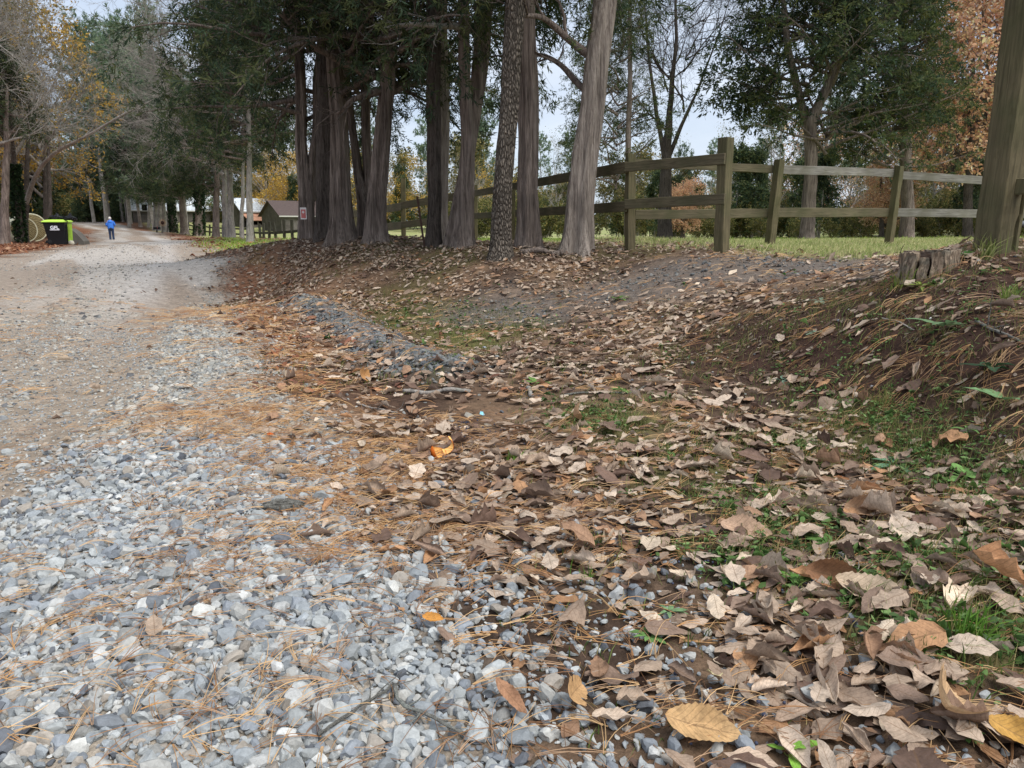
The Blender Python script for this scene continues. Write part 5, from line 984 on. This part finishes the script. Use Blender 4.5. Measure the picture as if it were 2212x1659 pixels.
# ------------------------------------------------------------------ walker
plain('jacket_blue', srgb(64, 124, 218), .6, .12, 9); plain('denim', srgb(44, 58, 84), .85, .15, 10); plain('hair_grey', srgb(214, 208, 200), .8, .15, 30); plain('skin', srgb(200, 150, 125), .6, .05); plain('shoe', srgb(176, 170, 164), .8, .1)
def ell(cx, cy, z, rx, ry, n=20): return [(cx + rx * math.cos(a), cy + ry * math.sin(a), z) for a in np.arange(n) * 2 * math.pi / n]
def walker():
    b = P(242.5, 518.5, 50); b[2] = gz(b[0], b[1]); e = empty('person', b, .5, 'grey-haired walker in a blue hooded jacket and dark jeans, seen from behind', 'person')
    e.scale = (.94, .94, .94)
    me = bpy.data.meshes.new('body'); J = [(0, 0, .92), (0, .01, 1.15), (0, -.01, 1.34), (0, .0, 1.42), (0, .02, 1.5), (0, .02, 1.6), (.09, 0, .86), (.10, .02, .48), (.1, -.02, .07), (.11, .09, .03), (-.09, 0, .86), (-.10, .0, .48), (-.1, -.03, .07), (-.11, .08, .03),
         (.17, 0, 1.34), (.25, -.06, 1.07), (.14, .16, 1.0), (.09, .22, 1.01), (-.17, 0, 1.34), (-.25, -.06, 1.07), (-.14, .16, 1.0), (-.09, .22, 1.01)]
    E = [(0, 1), (1, 2), (2, 3), (3, 4), (4, 5), (0, 6), (6, 7), (7, 8), (8, 9), (0, 10), (10, 11), (11, 12), (12, 13), (2, 14), (14, 15), (15, 16), (16, 17), (2, 18), (18, 19), (19, 20), (20, 21)]
    rad = [.13, .12, .13, .055, .085, .07, .085, .06, .04, .035, .085, .06, .04, .035, .06, .045, .03, .03, .06, .045, .03, .03]
    me.from_pydata(J, E, []); o = bpy.data.objects.new('body', me); COL.objects.link(o); o.parent = e; me.materials.append(M['skin'])
    o.modifiers.new('skin', 'SKIN'); o.modifiers.new('sub', 'SUBSURF').levels = 1
    for k, v in enumerate(me.skin_vertices[0].data): v.radius = (rad[k], rad[k]); v.use_root = (k == 0)
    loft('jacket', [ell(0, 0, z, rx, ry) for z, rx, ry in ((.79, .205, .16), (.86, .215, .17), (.98, .21, .165), (1.12, .215, .165), (1.25, .22, .16), (1.34, .205, .145), (1.39, .14, .11), (1.43, .075, .075))], 'jacket_blue', e, True)
    parts = []
    for s_ in (-1, 1): parts.append((np.array([[[s_ * .17, -.01, 1.345], [s_ * .225, -.04, 1.22], [s_ * .275, -.06, 1.07], [s_ * .235, .05, 1.02], [s_ * .15, .16, 1.0]]]), np.array([[.075, .075, .068, .06, .05]]), 12))
    V, F = tubes_cat(parts[:1]); mesh_np('sleeve', V, [F, np.arange(12)[None], (np.arange(12) + 48)[None]], M['jacket_blue'], None, e, smooth=True); V, F = tubes_cat(parts[1:]); mesh_np('sleeve', V, [F, np.arange(12)[None], (np.arange(12) + 48)[None]], M['jacket_blue'], None, e, smooth=True)
    loft('hood', [ell(0, -.10 + q[2], q[0], q[1], q[3]) for q in ((1.22, .03, -.03, .015), (1.25, .09, -.035, .04), (1.31, .135, -.03, .06), (1.37, .125, 0, .06), (1.41, .1, .04, .05))], 'jacket_blue', e, True)
    parts = []
    for s_ in (-1, 1): parts.append((np.array([[[s_ * .085, 0, .84], [s_ * .095, .0, .7], [s_ * .1, .015, .48], [s_ * .1, -.005, .28], [s_ * .102, -.02, .05]]]), np.array([[.105, .1, .08, .072, .08]]), 14))
    V, F = tubes_cat(parts + [(np.array([[[0, 0, .74], [0, 0, .82], [0, 0, .9]]]), np.array([[.14, .185, .17]]), 14)]); mesh_np('jeans', V, [F], M['denim'], None, e, smooth=True)
    for s_ in (-1, 1): loft('shoe', [ell(s_ * .105, .03, z, rx, ry, 14) for z, rx, ry in ((0, .045, .125), (.03, .05, .13), (.06, .045, .1), (.09, .035, .05))], 'shoe', e, True)
    v, f = ico(2); q = v * [.098, .115, .12] + [0, .0, 1.545]; q[:, 1] = np.minimum(q[:, 1], .07 + .03 * (q[:, 2] > 1.58)); mesh_np('hair', q, [f], M['hair_grey'], None, e, smooth=True)
walker()

# stake with a metal flower, letter box
e = empty('flower_stake', ground_under(P(350, 514, 62)), 0, 'wooden stake topped by a rusty metal sunflower at the road edge', 'garden ornament'); plain('petal', srgb(176, 150, 124), .8, .25, 10); plain('dark_metal', srgb(34, 34, 34), .6, .1)
post(e, P(350, 514, 62), P(351, 487, 62), .1, 'grey_rail_wood', 'stake', seed=90)
c = P(351.5, 481, 61.9) - np.array(e.location); parts = []
for a in np.arange(14) * 2 * math.pi / 14:
    d = np.array([math.cos(a), 0, math.sin(a)]); s_ = np.array([-math.sin(a), 0, math.cos(a)]); parts.append((np.array([c + d * .1, c + d * .22 + s_ * .05 + [0, -.03, 0], c + d * .36 + [0, .02, 0], c + d * .22 - s_ * .05 + [0, -.03, 0]]), np.array([[0, 1, 2, 3]])))
V, F, _ = cat(parts); mesh_np('petals', V, [F], M['petal'], None, e); v, f = ico(2); mesh_np('flower_centre', v * [.15, .06, .15] + c + [0, -.04, 0], [f], M['rust'], None, e, smooth=True)
e = empty('letter_box', ground_under(P(339, 511, 64)), 0, 'dark letter box on a post beside the metal sunflower', 'letter box'); post(e, P(339, 511, 64), P(339, 497, 64), .1, 'old_post_wood', 'post', seed=91)
c = P(339, 493, 64) - np.array(e.location); loft('box', [[(c[0] + x, c[1] + .12 * math.cos(a), c[2] + (.12 * math.sin(a) if math.sin(a) > 0 else -.1)) for a in np.arange(12) * math.pi / 5.5] for x in (-.26, .26)], 'dark_metal', e); box('flag', (c[0] + .1, c[1] - .14, c[2] + .08), (.03, .02, .2), 'sign_red', e)

# ------------------------------------------------------------------ the rotten stump
def stump():
    b = P(2004, 588, 4.1); b[2] = gz(b[0], b[1]) + .012; e = empty('tree_stump', b, 0, 'short rotten tree stump with split grey wood, on the bank by the massive post', 'tree stump'); rg = np.random.default_rng(4)
    m, t, bb = new_mat('rotten'); co = obj_co(t); n = noise(t, mapping(t, co, (40, 40, 4)), 2.0, 7, .65, .6); n2 = noise(t, co, 14, 5)
    c = mixc(t, ramp(t, n, [(.32, 0.0), (.7, 1.0)]), srgb(68, 52, 41), srgb(186, 165, 141)); c = mixc(t, ramp(t, n2, [(.5, 0.0), (.7, .6)]), c, srgb(110, 112, 100)); t.links.new(c, bb.inputs['Base Color']); bump(t, bb, n, .9, .02); M['rotten'] = m
    plain('rot_core', srgb(48, 36, 28), .95, .3, 20, 0, .8)
    # staves of split wood standing in a ring
    for k, (a0, a1, h, r) in enumerate([(190, 216, .135, .155), (222, 243, .10, .14), (247, 270, .14, .152), (271, 300, .15, .158), (301, 326, .158, .155), (328, 350, .165, .15), (352, 385, .16, .145), (30, 75, .15, .145), (80, 130, .14, .145), (135, 182, .13, .145)]):
        n = 7; an = np.radians(np.linspace(a0, a1, n)); z = np.linspace(0, 1, 9); V = []
        for zz in z:
            fl = 1 + .16 * (1 - zz) ** 2; jag = rg.normal(0, .0022, n)
            for rr_ in (r * fl + jag, (r - .045) * fl + 0 * jag): V += [(q * math.cos(a) + .004 * math.sin(9 * zz + k), q * math.sin(a) * .9, zz * (h * .78 + .07) - .07 + (rg.normal(0, .003) if zz == 1 else 0)) for q, a in zip(rr_, an)]
        V = np.array(V); F = []
        for i in range(8):
            for j in range(n - 1):
                o_, u_ = i * 2 * n, (i + 1) * 2 * n; F += [(o_ + j, o_ + j + 1, u_ + j + 1, u_ + j), (o_ + n + j + 1, o_ + n + j, u_ + n + j, u_ + n + j + 1)]
            F += [(o_, u_, u_ + n, o_ + n), (o_ + n - 1, o_ + 2 * n - 1, u_ + 2 * n - 1, u_ + n - 1)]
        o_ = 8 * 2 * n; F += [(o_ + j, o_ + j + 1, o_ + n + j + 1, o_ + n + j) for j in range(n - 1)]
        mesh_np('stave', V, [np.array(F)], M['rotten'], None, e)
    v, f = ico(3); q = v * [.125, .11, .07]; q[:, 2] += .02 + .03 * fbm(v[:, 0] * 5, v[:, 1] * 5, 4) ; mesh_np('core', q, [f], M['rot_core'], None, e)
stump()
# ------------------------------------------------------------------ sticks, chips and orange peel on the ground
def stick(name, label, pts, r0, r1, mat, cat_='stick', lift=.0, side=0, seed=0, grp=None):
    W_ = np.array([G(u, v) for u, v in pts]); t = np.linspace(0, 1, len(W_)); q = np.linspace(0, 1, 18); C = np.stack([np.interp(q, t, W_[:, k]) for k in range(3)], 1); rg = np.random.default_rng(seed)
    C[:, 2] = ground_z(C[:, 0], C[:, 1]) + r0 + lift + .5 * r0 * np.sin(q * 9 + seed); C[:, :2] += rg.normal(0, r0 * .35, (18, 2)); rr = np.linspace(r0, r1, 18) * (1 + .12 * rg.normal(size=18)); parts = [(C[None], rr[None], 9)]
    if side: a, ar, _ = kids(C[None], rr[None], side, np.linalg.norm(C[-1] - C[0]) * .4, rg, .2, .95, (30, 60), 7, .2, .12, .1, .6, .3); parts.append((a, np.maximum(ar, .0008), 5))
    V, F = tubes_cat(parts); o0 = C[0].copy(); o = mesh_np(name, V - o0, [F, np.arange(9)[::-1][None], (np.arange(9) + 17 * 9)[None]], M[mat], smooth=True); o.location = o0; return tag(o, label, cat_, grp)
bark('lichen_bark', (.14, .13, .11), (.36, .35, .31), (14, 14, 14), .8, (.5, .56, .5))
stick('fallen_stick', 'straight bare stick lying across the leaves near the end of the gravel ridge', [(872, 853), (930, 853), (1015, 850)], .013, .01, 'grey_bark', seed=1)
stick('fallen_stick', 'thin forked twig in the litter left of the straight stick', [(772, 876), (815, 886), (858, 893)], .006, .004, 'grey_bark', seed=2, side=2)
stick('fallen_branch', 'lichen-crusted twig lying on the front gravel', [(850, 1500), (868, 1545), (905, 1565), (1000, 1612), (1010, 1606)], .0042, .002, 'lichen_bark', 'branch', .02, 5, 3)
stick('fallen_branch', 'lichen-crusted twig at the very front, below its twin on the gravel', [(690, 1612), (760, 1570), (830, 1520), (850, 1500)], .0034, .002, 'lichen_bark', 'branch', .02, 5, 4)
stick('fallen_stick', 'short grey twig pointing at the viewer beside dark berries', [(1140, 838), (1146, 855), (1150, 862)], .011, .01, 'grey_bark', seed=5)
stick('fallen_stick', 'lichened twig between leaves on the right, below the mulch bank', [(1210, 858), (1300, 852), (1370, 852), (1395, 838)], .006, .003, 'lichen_bark', seed=6, side=3)
stick('fallen_stick', 'dark twig in the green weeds near the right border', [(1700, 1252), (1790, 1262), (1880, 1254)], .006, .004, 'grey_bark', seed=7, side=2)
stick('fallen_stick', 'forked grey twig on the mulch slope near the right border', [(2110, 700), (2140, 715), (2212, 745)], .008, .005, 'lichen_bark', seed=8, side=3)
stick('fallen_stick', 'thin pale twig standing out on the mulch, left of the grey-green weed', [(1905, 690), (1940, 700), (1975, 716)], .005, .003, 'grey_bark', seed=9, side=2)
stick('fallen_stick', 'bleached root-like stick at the foot of the leaning pale cedar', [(1205, 553), (1235, 545), (1285, 540)], .022, .012, 'grey_bark', seed=10, side=2)
stick('fallen_log', 'short dark log lying between the last two bank trunks', [(1125, 549), (1180, 551), (1215, 556)], .04, .03, 'cedar_bark', 'log', seed=11)
stick('fallen_stick', 'long brown root trailing left from the stump', [(1830, 610), (1900, 602), (1960, 590)], .012, .008, 'cedar_bark', seed=12, side=3)
plain('peel_orange', srgb(232, 118, 40), .45, .1, 60, 0, .2); plain('peel_pith', srgb(244, 190, 110), .8, .08, 40)
def peel():
    g = G(957, 990); s = .031; e = empty('orange_peel', g + [0, 0, .004], .2, 'bright curled orange peel lying on the brown leaves', 'orange peel')
    def patch(name, fn, nu, nv, mat, th=.0035):
        U_, V_ = np.meshgrid(np.linspace(0, 1, nu), np.linspace(0, 1, nv), indexing='ij'); p = fn(U_, V_); du = np.gradient(p, axis=0); dv = np.gradient(p, axis=1); nn = nrm(np.cross(du, dv)); i = np.arange(nu - 1)[:, None] * nv + np.arange(nv - 1)[None]
        q = np.stack([i, i + nv, i + nv + 1, i + 1], -1).reshape(-1, 4); return p, nn, q
    ax = np.array([.55, -.35, .76]); ax /= np.linalg.norm(ax); e1 = nrm(np.cross(ax, [0, 1., 0])); e2 = np.cross(ax, e1)
    def cup(U_, V_):
        ph = U_ * 2 * math.pi; th = V_ * (1.55 + .3 * np.sin(ph * 2 + .6)); c = np.array([-.016, 0, s * .8])
        return c + s * (-ax * np.cos(th)[..., None] + e1 * (np.sin(th) * np.cos(ph))[..., None] + e2 * (np.sin(th) * np.sin(ph))[..., None])
    def tail(U_, V_):
        a = U_ * 2.5; c = np.stack([.002 + .038 * np.sin(a), .012 + .008 * U_, .016 + .03 * (1 - np.cos(a))], -1); w = np.array([-.2, .62, .5]) * .03
        return c + w * ((V_ - .5) * (1 - .45 * U_ ** 2))[..., None]
    for fn in (cup, tail):
        p, nn, q = patch('rind', fn, 22, 9, None); inner = p + nn * .001; d = nn * (np.array([0, 0, s]) + ax * .05 - p)
        sg = np.where(d.sum(-1, keepdims=True) > 0, 1.0, -1.0); out = p - nn * sg * .0013; inn = p + nn * sg * .0013
        o = mesh_np('rind', out.reshape(-1, 3), [q], M['peel_orange'], None, e, smooth=True); mesh_np('pith', inn.reshape(-1, 3), [q[:, ::-1]], M['peel_pith'], None, o, smooth=True)
peel()
g = G(584, 948); v, f = ico(2); q = v * [.014, .011, .007] ; q[:, 2] = np.abs(q[:, 2]) * 1.2; o = mesh_np('orange_peel', q, [f], M['peel_orange'], smooth=True); o.location = g + [0, 0, .018]; tag(o, 'small scrap of orange peel alone on the gravel', 'orange peel')
plain('cyan', srgb(140, 204, 220), .5, .05); g = G(1040, 905); V = .7 * np.array([[-.012, 0, .012], [.014, -.006, .006], [.012, .012, .026], [-.008, .008, .03], [-.012, .002, .010], [.014, -.004, .004], [.012, .014, .024], [-.008, .01, .028]]); o = mesh_np('litter_scrap', V, [np.array([[0, 1, 2, 3], [7, 6, 5, 4], [0, 4, 5, 1], [1, 5, 6, 2], [2, 6, 7, 3], [3, 7, 4, 0]])], M['cyan']); o.location = g + [0, 0, .012]; tag(o, 'tiny light-blue plastic scrap among the leaves', 'litter')
plain('char', srgb(46, 42, 38), .95, .3, 30, 0, .6)
g = G(612, 1105); v, f = ico(3); d = fbm(v[:, 0] * 4, v[:, 1] * 4 + v[:, 2] * 3, 8, 3) - .5; o = mesh_np('bark_chunk', v * (1 + .5 * d[:, None]) * [.06, .022, .02] + [0, 0, .018], [f], M['lichen_bark'], smooth=False); o.location = g; o.rotation_euler = (0, 0, .15); tag(o, 'dark lichened piece of bark lying on the gravel edge', 'bark')
# single big leaves that catch the eye
def big_leaf(label, u, v, size, kind, colr, yaw, tilt=(0, 0), roll=.8, bend=.3, seed=0, lift=.02, mat='dry_leaf'):
    A, B, q = leaf_grid(25, 13); rg = np.random.default_rng(seed + 300); g = G(u, v)
    if kind == 'oval': w = .25 * np.sin(math.pi * A ** .9) ** .7
    elif kind == 'narrow': w = .13 * np.sin(math.pi * A ** .85) ** .75
    elif kind == 'tulip': w = .36 * np.clip(np.minimum(A * 5, 1), 0, 1) * (1 - .45 * np.exp(-((A - .5) / .1) ** 2)) * np.where(A > .93, 1 - (A - .93) * 7, 1) * np.sin(np.clip(math.pi * A ** .6, 0, 3.14)) ** .3
    else: w = .34 * np.sin(math.pi * A ** .75) ** .7
    w = w * (1 + .045 * np.where((np.arange(25).repeat(13) % 2) > 0, 1, -1) * (np.abs(B) > .9))
    x = A - .5; y = B * w; ph = rg.uniform(0, 6); z = roll * y * y * 2 + .2 * np.abs(y) + bend * x * x + .012 * np.sin(A * 34 - np.abs(B) * 5) * np.abs(B) + .03 * np.sin(A * 9 + ph) * B * B
    st = np.stack([x, y, z - z.min()], 1) * size; cy, sy = math.cos(yaw), math.sin(yaw); cx, sx = math.cos(tilt[0]), math.sin(tilt[0]); c2, s2 = math.cos(tilt[1]), math.sin(tilt[1])
    Rm = np.array([[cy, -sy, 0], [sy, cy, 0], [0, 0, 1]]) @ np.array([[c2, 0, s2], [0, 1, 0], [-s2, 0, c2]]) @ np.array([[1, 0, 0], [0, cx, -sx], [0, sx, cx]]); V = st @ Rm.T; V[:, 2] -= V[:, 2].min()
    parts = [(V, q)]; sp_ = (np.array([[-.5, 0, .0], [-.6, .01, .02], [-.7, .0, .01]]) * size) @ Rm.T
    o = mesh_np('dead_leaf', V + [0, 0, lift], [q], M[mat], np.tile(srgb(*colr), (len(V), 1)), smooth=True, extra=np.stack([A, B, 0 * A], 1)); o.location = g; return tag(o, label, 'leaf', 'large fallen leaves in front')
big_leaf('large golden-tan toothed leaf with ribs at the bottom centre-right', 1515, 1600, .125, 'oval', (194, 158, 112), -.25, (.45, .1), .7, .3, 1, .02)
big_leaf('yellow-brown squarish leaf standing up among front stones', 1240, 1545, .075, 'tulip', (186, 148, 104), 1.2, (.9, .3), .3, .2, 2, .03)
big_leaf('large pale buff leaf curled over, lower right', 2035, 1578, .13, 'broad', (206, 172, 132), .9, (.5, .35), 1.5, .5, 3, .03)
big_leaf('bright mustard-yellow leaf at the right bottom corner', 2195, 1632, .09, 'oval', (200, 156, 84), -.8, (.4, .1), .8, .4, 4, .03)
big_leaf('cream pointed leaf leaning on a grey stone', 1540, 1490, .055, 'oval', (222, 208, 160), 1.5, (.2, .5), .5, .2, 5, .02)
big_leaf('tawny toothed leaf lying on the gravel edge', 936, 1362, .048, 'oval', (206, 146, 72), -.2, (.35, .05), .8, .2, 6, .025)
big_leaf('copper-brown leaf folded like a roof, right of centre', 1800, 1275, .13, 'oval', (152, 112, 82), -.35, (1.0, .1), 2.0, .3, 7, .02)
big_leaf('broad pinkish-tan toothed leaf above the front litter', 1610, 1165, .14, 'oval', (188, 156, 130), -.5, (.4, .05), .8, .3, 8, .02)
big_leaf('pale tan ribbed leaf lying flat right of the copper leaf', 1880, 1300, .15, 'oval', (190, 168, 142), -.5, (.35, .05), .6, .4, 9, .02)
big_leaf('dry tan leaf standing upright by the gravel ridge', 786, 826, .12, 'tulip', (190, 142, 92), 1.3, (1.2, .2), .6, .4, 10, .01)
big_leaf('tan leaf rearing up behind the orange peel leaves', 1240, 915, .12, 'tulip', (184, 146, 110), 1.7, (1.1, .3), 1.0, .5, 11, .01)
big_leaf('narrow rust-brown leaf slanting over the front stones', 1105, 1545, .10, 'narrow', (168, 126, 96), -1.0, (.3, .1), .6, .2, 12, .03)
big_leaf('rolled chestnut leaf pointing right near the green weeds', 1870, 1120, .12, 'oval', (172, 138, 108), -.3, (.9, 0), 2.2, .3, 13, .02)
# rosettes of weeds and grass clumps
def weed(label, u, v, size, n, colr, seed, stem=.4, name='broad_leaf_weed', kind='oval', spread=1.0):
    g = G(u, v); rg = np.random.default_rng(seed + 700); T, q, uv = leaf_templates(9, 5, 6, rg, (kind,)); k = T.shape[1]; yaw = np.arange(n) * 2.399 + rg.normal(0, .3, n); el = rg.uniform(.15, .7, n); L_ = size * rg.uniform(.65, 1.15, n); V = []
    for i in range(n):
        t_ = T[rg.integers(0, 6)] * np.array([1, 1, .5]) + [.5 + stem * .4, 0, 0]; c, s = math.cos(el[i]), math.sin(el[i]); t_ = t_ * L_[i]; t_[:, 2] -= (t_[:, 0] ** 2) / L_[i] * .35; Ry = np.array([[c, 0, -s], [0, 1, 0], [s, 0, c]]); cy, sy = math.cos(yaw[i]), math.sin(yaw[i]); V.append(t_ @ Ry.T @ np.array([[cy, -sy, 0], [sy, cy, 0], [0, 0, 1]]).T)
    V = np.concatenate(V); e = empty(name, g, 0, label, 'weed', 'weeds growing through the litter'); cc = np.repeat(np.clip(srgb(*colr) * rg.normal(1, .12, (n, 1)), 0, 1), k, 0)
    mesh_np('leaves', V + [0, 0, .012], [rep_faces(q, n, k)], M['green_leaf'], cc, e, smooth=True, extra=np.tile(uv, (n, 1)))
    pth = np.stack([np.stack([np.cos(yaw) * L_ * f * stem * .5, np.sin(yaw) * L_ * f * stem * .5, L_ * f * stem * .3 + .005], 1) for f in (0, .5, 1)], 1); Vs, Fs = tubes(pth, np.full((n, 3), .0012), 4); mesh_np('stems', Vs, [Fs], M['green_leaf'], np.tile(srgb(*colr), (len(Vs), 1)), e)
weed('grey-green weed with long leaves on the middle of the mulch slope', 2040, 716, .12, 8, (104, 132, 92), 1)
weed('blue-green seedling with two round leaves at the mulch foot', 1690, 828, .07, 4, (122, 150, 128), 2)
weed('pale green spiky-leaved weed at the right border of the mulch', 2165, 880, .13, 4, (112, 146, 98), 3)
weed('dark glossy weed above the pale spiky one', 2140, 805, .09, 8, (52, 82, 54), 4)
weed('silver-green sprig high on the mulch slope', 1770, 655, .09, 6, (128, 146, 122), 5)
weed('small blue-green rosette left on the mulch', 1760, 725, .05, 5, (118, 142, 118), 6)
weed('light green rosette near the big golden leaf', 1400, 1385, .035, 8, (112, 152, 84), 7)
weed('round-leaved light green weed at the far right, mid-slope', 2090, 940, .05, 4, (128, 168, 96), 8)
weed('jagged-leaved blue-green weed low on the right', 1930, 1015, .07, 6, (104, 146, 112), 9, kind='lobed')
weed('light green weed in the lower right beside yellow leaves', 2080, 1040, .06, 7, (120, 160, 88), 10, kind='broad')
weed('leafy green weed patch in front of the copper leaf', 1700, 1260, .05, 14, (92, 136, 62), 11, kind='lobed')
weed('feathery green weed under the rolled chestnut leaf', 1790, 1190, .05, 14, (88, 124, 62), 12, kind='lobed')
weed('light green weed behind the fallen straight stick', 1160, 835, .07, 7, (104, 138, 70), 13)
weed('green weed on the bright litter near the twig', 1340, 850, .06, 7, (110, 146, 74), 14, kind='lobed')
weed('yellow-green dock leaf clump before the stump', 1990, 625, .10, 9, (126, 140, 66), 15)
weed('bright green weed beside the massive post foot', 2085, 560, .09, 9, (96, 140, 66), 16)
weed('low green weed on the left of the grey driveway', 1335, 650, .09, 9, (92, 126, 58), 17)
weed('mint-green weed at the left lower border of the litter', 1445, 1335, .03, 6, (126, 160, 112), 18)
weed('clover-like weed in the lower right corner', 2085, 1600, .03, 10, (88, 130, 66), 19, kind='broad')
weed('bright green two-leaved seedling at the bottom border', 1700, 1640, .04, 3, (134, 182, 74), 20)
def clump(label, u, v, h, n, seed, colr=((96, 136, 48), (120, 156, 64), (80, 116, 44))):
    g = G(u, v); rg = np.random.default_rng(seed + 900); o = grass('grass_clump', g[0] + rg.normal(0, h * .22, n), g[1] + rg.normal(0, h * .22, n), np.full(n, h) * rg.uniform(.5, 1.1, n), rg, h * .025, np.array([srgb(*c) for c in colr]), .55)
    me = o.data; co_ = np.empty(len(me.vertices) * 3, np.float32); me.vertices.foreach_get('co', co_); co_ = co_.reshape(-1, 3) - g.astype(np.float32); me.vertices.foreach_set('co', co_.ravel()); o.location = g; tag(o, label, 'grass clump', 'green grass clumps in the litter')
clump('short bright grass clump right of the orange peel', 1113, 1005, .07, 60, 1); clump('sparse grass clump among leaves at the front of the bare soil', 1268, 1255, .06, 36, 2); clump('tall bright grass clump at the lower right', 2085, 1375, .085, 110, 3); clump('dark fine grass clump left of the tall bright one', 1960, 1430, .06, 130, 4, ((62, 92, 40), (80, 110, 46)))
clump('thin grass clump above the sparse front one', 1290, 1175, .05, 40, 5); clump('yellowish grass clump in front of the stump', 1950, 620, .12, 60, 6, ((120, 140, 62), (150, 150, 84))); clump('long thin grass at the foot of the massive post', 2130, 552, .16, 50, 7, ((120, 132, 70), (150, 150, 96)))
clump('grass clump at the right end of the mulch slope', 2190, 655, .14, 50, 8, ((112, 132, 62), (140, 146, 84))); clump('pale thin grass clump under the round-leaved weed', 1900, 880, .09, 50, 9, ((150, 140, 90), (120, 130, 70)))
# dark juniper berries
m_ = plain('berry', srgb(62, 66, 84), .6, .2, 60)
Xb, Yb = [], []; rg = np.random.default_rng(77)
for u, v, n, s in ((1010, 935, 90, .09), (975, 1010, 50, .06), (1150, 845, 60, .09), (1700, 1330, 30, .12), (1560, 1560, 26, .1), (1850, 1240, 20, .1), (1640, 1230, 20, .1)):
    g = G(u, v); Xb += list(g[0] + rg.normal(0, s, n)); Yb += list(g[1] + rg.normal(0, s, n))
Xb, Yb = np.array(Xb), np.array(Yb); v, f = ico(1); V = stamp(v, frames(len(Xb), rg, np.zeros(len(Xb))), rg.uniform(.0028, .0042, len(Xb)), np.stack([Xb, Yb, ground_z(Xb, Yb) + .012], 1)); o = mesh_np('juniper_berries', V.reshape(-1, 3), [rep_faces(f, len(Xb), len(v))], M['berry'], smooth=True); tag(o, kind='stuff')
